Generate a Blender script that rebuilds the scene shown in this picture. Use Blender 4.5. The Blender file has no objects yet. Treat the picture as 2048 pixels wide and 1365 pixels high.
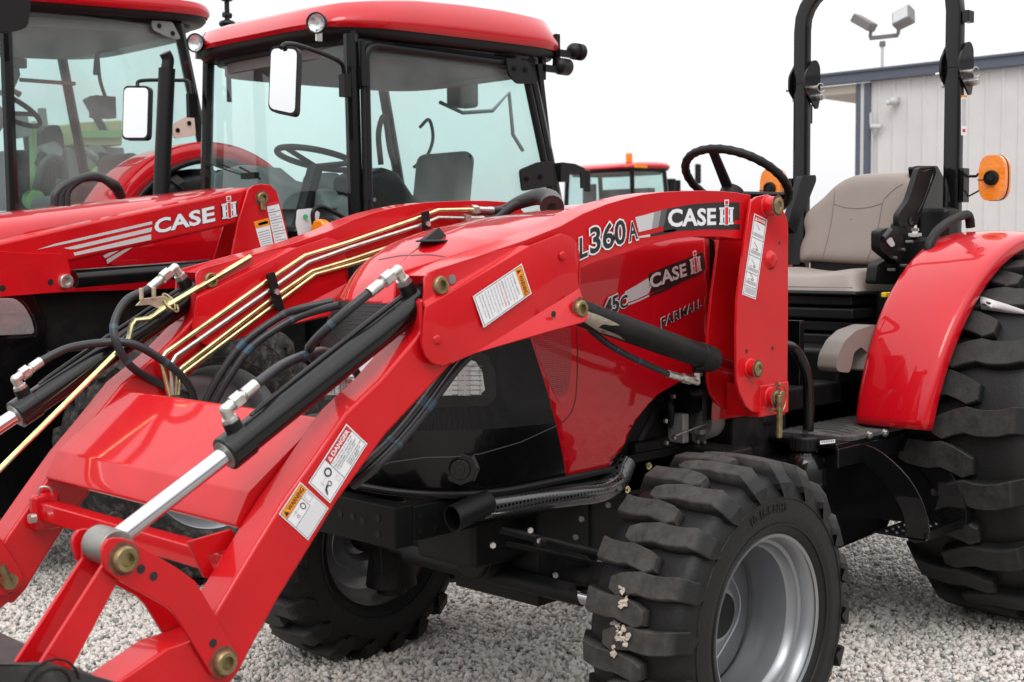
import bpy, bmesh, math, random
import numpy as np
from mathutils import Vector, Matrix
from mathutils.geometry import tessellate_polygon
from mathutils.bvhtree import BVHTree
from mathutils import kdtree
random.seed(7); rng = np.random.default_rng(7)
C = bpy.context.scene.collection
scn = bpy.context.scene
R = math.radians
# ------------------------------------------------------------------ camera
CAM = np.array([-2.6956, -2.5951, 1.3457])
YAW, PIT, ROL, FPX = R(45.861), R(-4.281), R(-0.547), 2578.5
_f = np.array([math.sin(YAW)*math.cos(PIT), math.cos(YAW)*math.cos(PIT), math.sin(PIT)])
_r = np.array([math.cos(YAW), -math.sin(YAW), 0.0]); _u = np.cross(_r, _f)
_c, _s = math.cos(ROL), math.sin(ROL)
_r, _u = _c*_r+_s*_u, -_s*_r+_c*_u
cd = bpy.data.cameras.new('camera'); cam = bpy.data.objects.new('camera', cd); C.objects.link(cam)
cam.matrix_world = Matrix(((_r[0], _u[0], -_f[0], CAM[0]), (_r[1], _u[1], -_f[1], CAM[1]), (_r[2], _u[2], -_f[2], CAM[2]), (0, 0, 0, 1)))
cd.sensor_width = 36.0; cd.lens = FPX*36/2048; cd.clip_start = .05; cd.clip_end = 4000
cd.dof.use_dof = True; cd.dof.focus_distance = 4.0; cd.dof.aperture_fstop = 6.3
scn.camera = cam
# ------------------------------------------------------------------ world: bright overcast
w = bpy.data.worlds.new('World'); scn.world = w; w.use_nodes = True
nt = w.node_tree; bg = nt.nodes['Background']
sky = nt.nodes.new('ShaderNodeTexSky'); sky.sky_type = 'NISHITA'; sky.sun_disc = False
SUN_EL, SUN_ROT = R(52), R(200)
sky.sun_elevation = SUN_EL; sky.sun_rotation = SUN_ROT; sky.dust_density = 3.0; sky.air_density = 1.0
hs = nt.nodes.new('ShaderNodeHueSaturation'); hs.inputs['Saturation'].default_value = .05
mx = nt.nodes.new('ShaderNodeMix'); mx.data_type = 'RGBA'; mx.inputs[0].default_value = .72
mx.inputs[7].default_value = (12.3, 12.3, 12.6, 1)       # even cloud layer, mixed with the grey of the clear sky
nt.links.new(sky.outputs[0], hs.inputs['Color']); nt.links.new(hs.outputs[0], mx.inputs[6]); 
# an overcast sky is about twice as bright overhead as at the horizon
wt = nt.nodes.new('ShaderNodeTexCoord'); ws = nt.nodes.new('ShaderNodeSeparateXYZ'); wm = nt.nodes.new('ShaderNodeMapRange'); wm.inputs[1].default_value = 0.02; wm.inputs[2].default_value = .9
wm.inputs[3].default_value = .97; wm.inputs[4].default_value = 1.8; nt.links.new(wt.outputs['Generated'], ws.inputs[0]); nt.links.new(ws.outputs[2], wm.inputs[0])
wx = nt.nodes.new('ShaderNodeMix'); wx.data_type = 'RGBA'; wx.blend_type = 'MULTIPLY'; wx.inputs[0].default_value = 1
nt.links.new(mx.outputs[2], wx.inputs[6]); nt.links.new(wm.outputs[0], wx.inputs[7]); 
# dark band added low in the unseen sky behind the camera, dims side reflections
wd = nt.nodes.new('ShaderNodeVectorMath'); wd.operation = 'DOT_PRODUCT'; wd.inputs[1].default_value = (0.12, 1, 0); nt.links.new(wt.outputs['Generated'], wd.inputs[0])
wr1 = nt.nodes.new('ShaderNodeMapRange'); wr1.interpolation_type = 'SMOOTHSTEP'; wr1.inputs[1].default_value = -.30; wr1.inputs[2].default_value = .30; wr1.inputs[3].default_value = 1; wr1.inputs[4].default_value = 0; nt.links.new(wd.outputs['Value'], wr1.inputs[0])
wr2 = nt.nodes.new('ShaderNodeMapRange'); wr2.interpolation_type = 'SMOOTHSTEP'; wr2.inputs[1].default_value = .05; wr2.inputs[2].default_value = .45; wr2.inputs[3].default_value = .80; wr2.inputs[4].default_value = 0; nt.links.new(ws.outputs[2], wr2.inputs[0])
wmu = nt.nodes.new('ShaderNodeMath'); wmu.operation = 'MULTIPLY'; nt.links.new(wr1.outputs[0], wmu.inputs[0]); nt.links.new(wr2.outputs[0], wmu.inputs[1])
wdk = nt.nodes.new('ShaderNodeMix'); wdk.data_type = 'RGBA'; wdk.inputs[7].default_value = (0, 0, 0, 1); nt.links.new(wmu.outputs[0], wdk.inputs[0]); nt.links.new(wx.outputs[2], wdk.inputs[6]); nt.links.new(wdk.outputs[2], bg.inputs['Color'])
bg.inputs['Strength'].default_value = .10
sd = bpy.data.lights.new('sun', 'SUN'); sun = bpy.data.objects.new('sun', sd); C.objects.link(sun)
sd.energy = 1.1; sd.angle = R(25); sd.color = (1, .97, .93)
# light from above, a little from the camera's left
az = R(215)
dirv = Vector((math.cos(az)*math.cos(SUN_EL), math.sin(az)*math.cos(SUN_EL), math.sin(SUN_EL)))
sun.rotation_euler = dirv.to_track_quat('Z', 'Y').to_euler()
scn.view_settings.view_transform = 'Standard'; scn.view_settings.look = 'None'; scn.view_settings.exposure = 0.03; scn.view_settings.gamma = 1
scn.render.engine = 'CYCLES'

# ------------------------------------------------------------------ helpers
def ray(px, py):
    return _f + _r*(px-1024)/FPX - _u*(py-682.5)/FPX
def U(px, py, y=None, x=None, z=None):
    d = ray(px, py); i, v = (1, y) if y is not None else ((0, x) if x is not None else (2, z))
    return Vector(CAM + d*((v-CAM[i])/d[i]))
def mat(name, col, rough=.5, metal=0, coat=0, var=0, vscale=8, bump=0, bscale=60, spec=.5, dust=0, coat_r=.04):
    m = bpy.data.materials.new(name); m.use_nodes = True; t = m.node_tree; b = t.nodes['Principled BSDF']
    b.inputs['Base Color'].default_value = (*col, 1); b.inputs['Roughness'].default_value = rough; b.inputs['Metallic'].default_value = metal
    b.inputs['Coat Weight'].default_value = coat; b.inputs['Coat IOR'].default_value = 1.52; b.inputs['Coat Roughness'].default_value = coat_r
    b.inputs['Specular IOR Level'].default_value = spec
    tc = t.nodes.new('ShaderNodeTexCoord')
    colout = None
    if var or dust:
        n = t.nodes.new('ShaderNodeTexNoise'); n.inputs['Scale'].default_value = vscale; n.inputs['Detail'].default_value = 6
        t.links.new(tc.outputs['Object'], n.inputs['Vector'])
        cr = t.nodes.new('ShaderNodeValToRGB'); cr.color_ramp.elements[0].position = .3; cr.color_ramp.elements[1].position = .7
        a = tuple(max(0, c*(1-var)) for c in col); bb = tuple(min(1, c*(1+var)) for c in col)
        cr.color_ramp.elements[0].color = (*a, 1); cr.color_ramp.elements[1].color = (*bb, 1)
        t.links.new(n.outputs[0], cr.inputs[0]); colout = cr.outputs[0]
    if dust:
        n2 = t.nodes.new('ShaderNodeTexNoise'); n2.inputs['Scale'].default_value = vscale*2.3; n2.inputs['Detail'].default_value = 10; n2.inputs['Roughness'].default_value = .7
        t.links.new(tc.outputs['Object'], n2.inputs['Vector'])
        mr = t.nodes.new('ShaderNodeMapRange'); mr.inputs[1].default_value = .5; mr.inputs[2].default_value = .78; mr.inputs[4].default_value = dust
        t.links.new(n2.outputs[0], mr.inputs[0])
        m2 = t.nodes.new('ShaderNodeMix'); m2.data_type = 'RGBA'; m2.inputs[7].default_value = (.30, .27, .23, 1)
        t.links.new(mr.outputs[0], m2.inputs[0]); t.links.new(colout, m2.inputs[6]); colout = m2.outputs[2]
        mr2 = t.nodes.new('ShaderNodeMapRange'); mr2.inputs[1].default_value = .3; mr2.inputs[2].default_value = .8; mr2.inputs[3].default_value = rough; mr2.inputs[4].default_value = min(1, rough+.3)
        t.links.new(n2.outputs[0], mr2.inputs[0]); t.links.new(mr2.outputs[0], b.inputs['Roughness'])
    if colout: t.links.new(colout, b.inputs['Base Color'])
    if bump:
        n3 = t.nodes.new('ShaderNodeTexNoise'); n3.inputs['Scale'].default_value = bscale; n3.inputs['Detail'].default_value = 5
        t.links.new(tc.outputs['Object'], n3.inputs['Vector'])
        bp = t.nodes.new('ShaderNodeBump'); bp.inputs['Strength'].default_value = bump; bp.inputs['Distance'].default_value = .004
        t.links.new(n3.outputs[0], bp.inputs['Height']); t.links.new(bp.outputs[0], b.inputs['Normal'])
    return m
M = {}
M['red'] = mat('red_paint', (.52, .003, .010), .36, spec=.12, coat=.85, var=.07, vscale=3, coat_r=.025, bump=.015, bscale=9)
M['redl'] = mat('loader_red_paint', (.55, .004, .008), .38, spec=.12, coat=.62, var=.08, vscale=5, coat_r=.06, bump=.03, bscale=18, dust=.025)
M['black'] = mat('black_paint', (.0035, .0035, .004), .4, spec=.1, coat=.7, coat_r=.03, var=.3, vscale=9, bump=.05, bscale=30)
M['blackd'] = mat('dusty_black_paint', (.007, .007, .007), .4, spec=.25, var=.3, vscale=5, dust=.06)
M['plastic'] = mat('black_plastic', (.007, .007, .0075), .45, spec=.3, bump=.15, bscale=260)
M['gplastic'] = mat('glossy_black_plastic', (.004, .004, .0045), .22, spec=.25, coat=.35, coat_r=.03)
M['blackm'] = mat('satin_black_paint', (.004, .004, .004), .5, spec=.2, var=.3, vscale=6)
M['bzinc'] = mat('beige_zinc_plate', (.56, .50, .38), .4, metal=.7, var=.15, vscale=40)
def rubber(name, Ro, amt, side=.03):
    m = mat(name, (.008, .008, .008), .5, spec=.3, bump=.25, bscale=110); t = m.node_tree; b = t.nodes['Principled BSDF']; tc = t.nodes.new('ShaderNodeTexCoord')
    sx = t.nodes.new('ShaderNodeSeparateXYZ'); cb = t.nodes.new('ShaderNodeCombineXYZ'); ln = t.nodes.new('ShaderNodeVectorMath'); ln.operation = 'LENGTH'
    t.links.new(tc.outputs['Object'], sx.inputs[0]); t.links.new(sx.outputs[0], cb.inputs[0]); t.links.new(sx.outputs[2], cb.inputs[2]); t.links.new(cb.outputs[0], ln.inputs[0])
    mr = t.nodes.new('ShaderNodeMapRange'); mr.inputs[1].default_value = Ro-.026; mr.inputs[2].default_value = Ro-.008; mr.inputs[3].default_value = side; mr.inputs[4].default_value = amt; t.links.new(ln.outputs['Value'], mr.inputs[0])
    n = t.nodes.new('ShaderNodeTexNoise'); n.inputs['Scale'].default_value = 22; n.inputs['Detail'].default_value = 10; n.inputs['Roughness'].default_value = .72; t.links.new(tc.outputs['Object'], n.inputs['Vector'])
    m1 = t.nodes.new('ShaderNodeMapRange'); m1.inputs[1].default_value = .3; m1.inputs[2].default_value = .75; m1.inputs[3].default_value = .2; m1.inputs[4].default_value = 1.6; t.links.new(n.outputs[0], m1.inputs[0])
    mu = t.nodes.new('ShaderNodeMath'); mu.operation = 'MULTIPLY'; mu.use_clamp = True; t.links.new(mr.outputs[0], mu.inputs[0]); t.links.new(m1.outputs[0], mu.inputs[1])
    mxx = t.nodes.new('ShaderNodeMix'); mxx.data_type = 'RGBA'; mxx.inputs[6].default_value = (.008, .008, .008, 1); mxx.inputs[7].default_value = (.235, .215, .20, 1)
    t.links.new(mu.outputs[0], mxx.inputs[0]); t.links.new(mxx.outputs[2], b.inputs['Base Color'])
    m2 = t.nodes.new('ShaderNodeMapRange'); m2.inputs[2].default_value = .3; m2.inputs[3].default_value = .48; m2.inputs[4].default_value = .85; t.links.new(mu.outputs[0], m2.inputs[0]); t.links.new(m2.outputs[0], b.inputs['Roughness']); return m
M['rubberF'] = rubber('front_tyre_rubber', .410, .20, .006); M['rubberR'] = rubber('rear_tyre_rubber', .655, .11, .006)
M['rubber'] = mat('tyre_rubber', (.015, .014, .0135), .6, spec=.35, var=.3, vscale=14, dust=.45, bump=.25, bscale=90)
M['rubber2'] = mat('clean_tyre_rubber', (.009, .009, .009), .5, spec=.3, var=.25, vscale=10, dust=.12, bump=.2, bscale=70)
M['hose'] = mat('hose_rubber', (.022, .022, .024), .42, bump=.1, bscale=300)
M['rim'] = mat('silver_wheel_paint', (.30, .31, .325), .33, metal=.65, var=.06, vscale=6, bump=.04, bscale=300)
M['grime'] = mat('oily_grime', (.16, .05, .035), .8, var=.4, vscale=60); M['hblue'] = mat('hose_blue_band', (.03, .065, .095), .45); M['lampchrome'] = mat('headlight_chrome', (.9, .9, .92), .18, metal=.5, bump=1.0, bscale=30)
M['rimd'] = mat('shaded_grey_wheel_paint', (.17, .17, .165), .42, metal=.3, var=.1)  # wheel paint darkened to stand for shade inside the far front rim
M['chrome'] = mat('chrome_rod', (.62, .63, .66), .10, metal=1, bump=.02, bscale=40)
M['zinc'] = mat('zinc_fitting', (.62, .62, .58), .30, metal=.9, var=.2, vscale=60, bump=.1, bscale=200)
M['yzinc'] = mat('yellow_zinc_tube', (.74, .70, .38), .24, metal=.9, var=.30, vscale=26)
M['brass'] = mat('brass_bushing', (.30, .235, .12), .42, metal=.85, var=.35, vscale=50)
M['steel'] = mat('dull_steel', (.30, .29, .27), .42, metal=.8, var=.25, vscale=30)
M['alloy'] = mat('cast_alloy', (.33, .33, .32), .5, metal=.5, bump=.3, bscale=200)
M['seat'] = mat('taupe_vinyl', (.285, .24, .21), .5, bump=.12, bscale=350, var=.04)
M['taupe'] = mat('taupe_plastic', (.19, .165, .145), .5)
M['white'] = mat('decal_white', (.78, .78, .80), .35); M['dblack'] = mat('decal_black', (.014, .014, .016), .35)
M['dgrey'] = mat('decal_grey', (.10, .10, .105), .35); M['silver'] = mat('decal_silver', (.56, .54, .54), .32)
M['dsil2'] = mat('decal_mid_grey', (.28, .27, .27), .35); M['dsil3'] = mat('decal_deep_grey', (.09, .09, .09), .35)
M['dred'] = mat('decal_red', (.62, .02, .03), .35); M['dorange'] = mat('decal_orange', (.85, .28, .01), .35)
M['yellow'] = mat('yellow_plastic', (.80, .55, .02), .4)
M['green'] = mat('green_sticker', (.02, .45, .16), .5)
M['cream'] = mat('cream_plate', (.55, .50, .42), .5)
M['mirror'] = mat('mirror_glass', (.92, .93, .94), .02, metal=1)
M['mud'] = mat('dry_mud_flake', (.52, .45, .38), .9, bump=.6, bscale=300)
M['paper'] = mat('paper_strip', (.74, .73, .72), .8, bump=.2, bscale=120)
M['siding'] = mat('white_metal_siding', (.62, .605, .60), .45, var=.05, vscale=1.5)
M['trim'] = mat('blue_grey_metal_trim', (.085, .10, .135), .45)
M['trimw'] = mat('pale_metal_downpipe', (.52, .52, .53), .4)
M['olive'] = mat('olive_plastic', (.42, .40, .18), .6); M['lime'] = mat('green_plastic', (.20, .36, .14), .5)
M['lampgrey'] = mat('grey_floodlight_housing', (.16, .155, .15), .5)
def amber():
    m = mat('amber_lens', (.95, .25, .0), .15, coat=.7, var=.12, vscale=25, bump=.5, bscale=70); b = m.node_tree.nodes['Principled BSDF']
    b.inputs['Transmission Weight'].default_value = .0; return m
M['amber'] = amber()
def glass(name, tint, ior=1.45, rough=0, dirt_haze=0):
    m = bpy.data.materials.new(name); m.use_nodes = True; t = m.node_tree; t.nodes.remove(t.nodes['Principled BSDF'])
    o = t.nodes['Material Output']; tr = t.nodes.new('ShaderNodeBsdfTransparent'); tr.inputs[0].default_value = (*tint, 1)
    gl = t.nodes.new('ShaderNodeBsdfGlossy'); gl.inputs['Roughness'].default_value = rough; gl.inputs[0].default_value = (.95, .97, .97, 1)
    lw = t.nodes.new('ShaderNodeLayerWeight'); lw.inputs[0].default_value = .5; mxs = t.nodes.new('ShaderNodeMixShader')
    pw = t.nodes.new('ShaderNodeMath'); pw.operation = 'POWER'; pw.inputs[1].default_value = 4.0; fr = t.nodes.new('ShaderNodeMath'); fr.operation = 'MULTIPLY_ADD'; fr.inputs[1].default_value = .9; fr.inputs[2].default_value = .05
    t.links.new(lw.outputs['Facing'], pw.inputs[0]); t.links.new(pw.outputs[0], fr.inputs[0])
    t.links.new(fr.outputs[0], mxs.inputs[0]); t.links.new(tr.outputs[0], mxs.inputs[1]); t.links.new(gl.outputs[0], mxs.inputs[2])
    last = mxs
    if dirt_haze:
        df = t.nodes.new('ShaderNodeBsdfDiffuse'); df.inputs[0].default_value = (.6, .62, .6, 1)
        n = t.nodes.new('ShaderNodeTexNoise'); n.inputs['Scale'].default_value = 1.6; n.inputs['Detail'].default_value = 8
        tc = t.nodes.new('ShaderNodeTexCoord'); t.links.new(tc.outputs['Object'], n.inputs['Vector'])
        mr = t.nodes.new('ShaderNodeMapRange'); mr.inputs[1].default_value = .35; mr.inputs[2].default_value = .75; mr.inputs[4].default_value = dirt_haze
        t.links.new(n.outputs[0], mr.inputs[0]); m3 = t.nodes.new('ShaderNodeMixShader')
        t.links.new(mr.outputs[0], m3.inputs[0]); t.links.new(mxs.outputs[0], m3.inputs[1]); t.links.new(df.outputs[0], m3.inputs[2]); last = m3
    t.links.new(last.outputs[0], o.inputs[0]); return m
M['glass'] = glass('green_tinted_glass', (.79, .93, .905), 1.5, dirt_haze=.07)
M['glassh'] = glass('reflection_haze_door_glass', (.76, .90, .875), 1.5, dirt_haze=.34)  # pale haze in the door glass colour stands in for yard reflections
M['lens'] = glass('clear_lens', (.93, .94, .94), 1.5)
def perf(name, col, scale, thr, dark=(.004, .004, .004), rough=.35, coat=.3):
    """perforated / ribbed sheet: small round holes through bump and base colour of the sheet itself"""
    m = mat(name, col, rough, coat=coat, spec=.3 if coat == 0 else .5); t = m.node_tree; b = t.nodes['Principled BSDF']
    tc = t.nodes.new('ShaderNodeTexCoord'); v = t.nodes.new('ShaderNodeTexVoronoi'); v.inputs['Scale'].default_value = scale; v.inputs['Randomness'].default_value = 0
    t.links.new(tc.outputs['Object'], v.inputs['Vector'])
    mr = t.nodes.new('ShaderNodeMapRange'); mr.inputs[1].default_value = thr-.04; mr.inputs[2].default_value = thr+.04
    t.links.new(v.outputs['Distance'], mr.inputs[0]); m2 = t.nodes.new('ShaderNodeMix'); m2.data_type = 'RGBA'
    m2.inputs[6].default_value = (*dark, 1); m2.inputs[7].default_value = (*col, 1); t.links.new(mr.outputs[0], m2.inputs[0]); t.links.new(m2.outputs[2], b.inputs['Base Color'])
    bp = t.nodes.new('ShaderNodeBump'); bp.inputs['Distance'].default_value = .002; bp.inputs['Strength'].default_value = 1; t.links.new(mr.outputs[0], bp.inputs['Height']); t.links.new(bp.outputs[0], b.inputs['Normal'])
    return m
M['meshred'] = perf('perforated_red_sheet', (.50, .02, .03), 190, .34, (.03, .003, .004))
M['meshblk'] = perf('black_mesh_sheet', (.012, .012, .013), 150, .32, rough=.5, coat=0)

def link(name, me, m=None, parent=None, bevel=0, segs=2, smooth=35, **kw):
    if me is None: return None
    if smooth:
        for p in me.polygons: p.use_smooth = True
        me.set_sharp_from_angle(angle=R(smooth))
    if m is not None and not me.materials: me.materials.append(M[m] if isinstance(m, str) else m)
    o = bpy.data.objects.new(name, me); C.objects.link(o)
    if parent: o.parent = parent; o.matrix_parent_inverse = pinv(parent)
    if bevel:
        b = o.modifiers.new('bevel', 'BEVEL'); b.width = bevel; b.segments = segs; b.limit_method = 'ANGLE'; b.angle_limit = R(35); b.harden_normals = True
    for k, v in kw.items(): o[k] = v
    return o
def pinv(parent):
    return Matrix.Translation(-Vector(parent.location)) if parent.parent is None else Matrix.Identity(4)
def thing(name, label, cat, loc, group=None):
    o = bpy.data.objects.new(name, None); C.objects.link(o); o.location = loc; o.empty_display_size = .2
    o['label'] = label; o['category'] = cat
    if group: o['group'] = group
    return o
class MB:
    """collects shapes into one bmesh"""
    def __init__(s): s.b = bmesh.new()
    def box(s, c, d, rot=None):
        M4 = Matrix.Translation(Vector(c)) @ (rot.to_4x4() if rot else Matrix.Identity(4)) @ Matrix.Diagonal((*d, 1))
        bmesh.ops.create_cube(s.b, size=1, matrix=M4); return s
    def box2(s, lo, hi):
        lo, hi = Vector(lo), Vector(hi); return s.box((lo+hi)/2, [abs(v) for v in (hi-lo)])
    def cyl(s, p0, p1, r0, r1=None, n=32, caps=True):
        p0, p1 = Vector(p0), Vector(p1); r1 = r0 if r1 is None else r1; d = p1-p0
        q = d.to_track_quat('Z', 'Y').to_matrix().to_4x4()
        bmesh.ops.create_cone(s.b, cap_ends=caps, segments=n, radius1=r0, radius2=r1, depth=d.length, matrix=Matrix.Translation((p0+p1)/2) @ q); return s
    def sph(s, c, r, sc=(1, 1, 1), u=20, v=12):
        bmesh.ops.create_uvsphere(s.b, u_segments=u, v_segments=v, radius=r, matrix=Matrix.Translation(Vector(c)) @ Matrix.Diagonal((*sc, 1))); return s
    def tube(s, pts, r, n=12, smooth=True, res=6, closed=False, caps=True):
        pts = [Vector(p) for p in pts]
        if smooth and len(pts) > 2: pts = catmull(pts, res, closed)
        rings = []; N = len(pts); up = None
        for i, p in enumerate(pts):
            a = pts[(i-1) % N] if (closed or i > 0) else p; b = pts[(i+1) % N] if (closed or i < N-1) else p
            t = (b-a).normalized()
            if up is None:
                up = Vector((0, 0, 1)) if abs(t.z) < .9 else Vector((0, 1, 0))
            up = (up - t*up.dot(t)).normalized(); sd_ = t.cross(up)
            rr = r[i] if isinstance(r, (list, tuple)) and len(r) == N else (r if not isinstance(r, (list, tuple)) else r[0]+(r[1]-r[0])*i/max(1, N-1))
            rings.append([s.b.verts.new(p+(up*math.cos(2*math.pi*k/n)+sd_*math.sin(2*math.pi*k/n))*rr) for k in range(n)])
        for i in range(N if closed else N-1):
            A, B = rings[i], rings[(i+1) % N]
            for k in range(n):
                s.b.faces.new((A[k], A[(k+1) % n], B[(k+1) % n], B[k]))
        if not closed and caps:
            s.b.faces.new(rings[0][::-1]); s.b.faces.new(rings[-1])
        return s
    def prism(s, pts, d, holes=()):
        """polygon(s) of 3-D points, extruded by vector d"""
        polys = [[Vector(p) for p in pts]]+[[Vector(p) for p in h] for h in holes]; d = Vector(d)
        tris = tessellate_polygon(polys); flat = [p for l in polys for p in l]
        A = [s.b.verts.new(p) for p in flat]; B = [s.b.verts.new(p+d) for p in flat]
        for t in tris:
            try: s.b.faces.new([A[i] for i in t]); s.b.faces.new([B[i] for i in t][::-1])
            except ValueError: pass
        k = 0
        for l in polys:
            n = len(l)
            for i in range(n):
                try: s.b.faces.new((A[k+i], A[k+(i+1) % n], B[k+(i+1) % n], B[k+i]))
                except ValueError: pass
            k += n
        return s
    def lathe(s, prof, c, axis='y', n=64, a0=0, a1=2*math.pi):
        """prof: (axial, radius) list round an axis through c"""
        full = abs(a1-a0-2*math.pi) < 1e-6; rings = []
        for i in range(n if full else n+1):
            a = a0+(a1-a0)*i/n; ring = []
            for (h, r_) in prof:
                if axis == 'y': v = (c[0]+r_*math.cos(a), c[1]+h, c[2]+r_*math.sin(a))
                elif axis == 'x': v = (c[0]+h, c[1]+r_*math.cos(a), c[2]+r_*math.sin(a))
                else: v = (c[0]+r_*math.cos(a), c[1]+r_*math.sin(a), c[2]+h)
                ring.append(s.b.verts.new(v))
            rings.append(ring)
        N = len(rings)
        for i in range(N if full else N-1):
            A, B = rings[i], rings[(i+1) % N]
            for k in range(len(prof)-1): s.b.faces.new((A[k], B[k], B[k+1], A[k+1]))
        return s
    def grid(s, P):
        V = [[s.b.verts.new(Vector(p)) for p in row] for row in P]
        for i in range(len(V)-1):
            for j in range(len(V[0])-1):
                try: s.b.faces.new((V[i][j], V[i+1][j], V[i+1][j+1], V[i][j+1]))
                except ValueError: pass
        return s
    def me(s, weld=1e-5, flip=True):
        bmesh.ops.remove_doubles(s.b, verts=s.b.verts, dist=weld)
        if flip: bmesh.ops.recalc_face_normals(s.b, faces=s.b.faces)
        m = bpy.data.meshes.new('m'); s.b.to_mesh(m); s.b.free(); return m
    def make(s, name, m, parent=None, bevel=0, smooth=35, segs=2, **kw):
        return link(name, s.me(), m, parent, bevel, segs, smooth, **kw)
def catmull(pts, res=6, closed=False):
    out = []; N = len(pts)
    for i in range(N if closed else N-1):
        p1, p2 = pts[i], pts[(i+1) % N]
        p0 = pts[(i-1) % N] if (closed or i > 0) else p1*2-p2; p3 = pts[(i+2) % N] if (closed or i < N-2) else p2*2-p1
        for k in range(res):
            t = k/res
            out.append(.5*((2*p1)+(p2-p0)*t+(2*p0-5*p1+4*p2-p3)*t*t+(3*p1-p0-3*p2+p3)*t**3))
    if not closed: out.append(pts[-1])
    return out
def rnd(pts, rad, n=5):
    """round the corners of a polygon (rad: number or list, same units as the points)"""
    pts = [Vector(p) for p in pts]; out = []; N = len(pts)
    for i, p in enumerate(pts):
        r_ = rad[i] if isinstance(rad, (list, tuple)) else rad
        a, b = pts[i-1]-p, pts[(i+1) % N]-p
        if r_ <= 0: out.append(p); continue
        L = min(r_, a.length*.48, b.length*.48); pa, pb = p+a.normalized()*L, p+b.normalized()*L
        for k in range(n+1):
            t = k/n; out.append(pa*(1-t)**2+p*2*t*(1-t)+pb*t*t)
    return out
def px(l, **k): return [U(a, b, **k) for a, b in l]
def mesh_bvh(o):
    dg = bpy.context.evaluated_depsgraph_get(); e = o.evaluated_get(dg); bm = bmesh.new(); bm.from_mesh(e.to_mesh()); bm.transform(o.matrix_world)
    t = BVHTree.FromBMesh(bm); bm.free(); return t
def make_each(mb, name, m, parent=None, bevel=0, smooth=35, gap=.002, **kw):
    """link every separate piece (pieces that touch count as one) as an object of its own"""
    bm = mb.b; bmesh.ops.remove_doubles(bm, verts=bm.verts, dist=1e-5); bmesh.ops.recalc_face_normals(bm, faces=bm.faces); bm.faces.index_update(); bm.faces.ensure_lookup_table(); seen = set(); isl = []
    for f in bm.faces:
        if f.index in seen: continue
        st = [f]; seen.add(f.index); cur = []
        while st:
            g_ = st.pop(); cur.append(g_)
            for v in g_.verts:
                for h in v.link_faces:
                    if h.index not in seen: seen.add(h.index); st.append(h)
        co = [v.co for g_ in cur for v in g_.verts]; isl.append([[g_.index for g_ in cur], [min(c[i] for c in co)-gap for i in range(3)], [max(c[i] for c in co)+gap for i in range(3)]])
    merged = True
    while merged:
        merged = False
        for i in range(len(isl)):
            for j in range(i+1, len(isl)):
                if all(isl[i][1][k] <= isl[j][2][k] and isl[j][1][k] <= isl[i][2][k] for k in range(3)):
                    isl[i] = [isl[i][0]+isl[j][0], [min(a, c) for a, c in zip(isl[i][1], isl[j][1])], [max(a, c) for a, c in zip(isl[i][2], isl[j][2])]]; del isl[j]; merged = True; break
            if merged: break
    out = []
    for idx, lo, hi in isl:
        k = bm.copy(); k.faces.index_update(); k.faces.ensure_lookup_table(); s_ = set(idx); bmesh.ops.delete(k, geom=[f for f in k.faces if f.index not in s_], context='FACES')
        me = bpy.data.meshes.new(name); k.to_mesh(me); k.free(); out.append(link(name, me, m, parent, bevel, 2, smooth, **kw))
    bm.free(); return out
class Flat:
    def __init__(s, **k): s.k = k
    def hit(s, a, b): return U(a, b, **s.k)
    def off(s, p, d):
        n = Vector((0, -1, 0)) if 'y' in s.k else (Vector((-1, 0, 0)) if 'x' in s.k else Vector((0, 0, 1)))
        return p+n*d
class Surf:
    def __init__(s, bvh, d=None): s.t = bvh; s.last = None
    def hit(s, a, b):
        o = Vector(CAM); d = Vector(ray(a, b)).normalized(); h = s.t.ray_cast(o, d)
        if h[0] is None:
            h = s.t.find_nearest(s.last[0] if s.last else o+d*4)
        s.last = (h[0], h[1] if h[1].dot(d) < 0 else -h[1]); return h[0]
    def off(s, p, d):
        h = s.t.find_nearest(p); n = h[1]
        if n.dot(p-Vector(CAM)) > 0: n = -n
        return p+n*d
def homog(q):
    """unit square (0,0)=BL (1,0)=BR (1,1)=TR (0,1)=TL -> picture quad"""
    (x0, y0), (x1, y1), (x2, y2), (x3, y3) = q
    dx1, dx2, dx3 = x1-x2, x3-x2, x0-x1+x2-x3; dy1, dy2, dy3 = y1-y2, y3-y2, y0-y1+y2-y3
    den = dx1*dy2-dx2*dy1; g = (dx3*dy2-dx2*dy3)/den; h = (dx1*dy3-dx3*dy1)/den
    a, b, c_ = x1-x0+g*x1, x3-x0+h*x3, x0; d, e, f_ = y1-y0+g*y1, y3-y0+h*y3, y0
    return lambda u, v: ((a*u+b*v+c_)/(g*u+h*v+1), (d*u+e*v+f_)/(g*u+h*v+1))
def text2d(s, off=0.0, shear=0, spacing=1.0):
    cu = bpy.data.curves.new('t', 'FONT'); cu.body = s; cu.size = 1; cu.offset = off; cu.shear = shear; cu.space_character = spacing; cu.resolution_u = 3
    o = bpy.data.objects.new('t', cu); C.objects.link(o); dg = bpy.context.evaluated_depsgraph_get()
    me = bpy.data.meshes.new_from_object(o.evaluated_get(dg)); V = [(v.co.x, v.co.y) for v in me.vertices]; F = [tuple(p.vertices) for p in me.polygons]
    bpy.data.objects.remove(o); bpy.data.meshes.remove(me); return V, F
def tb(s, shear=0, spacing=1.0, off=0.0):
    V, F = text2d(s, off, shear, spacing); xs = [v[0] for v in V]; ys = [v[1] for v in V]; return min(xs), max(xs), min(ys), max(ys)
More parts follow.
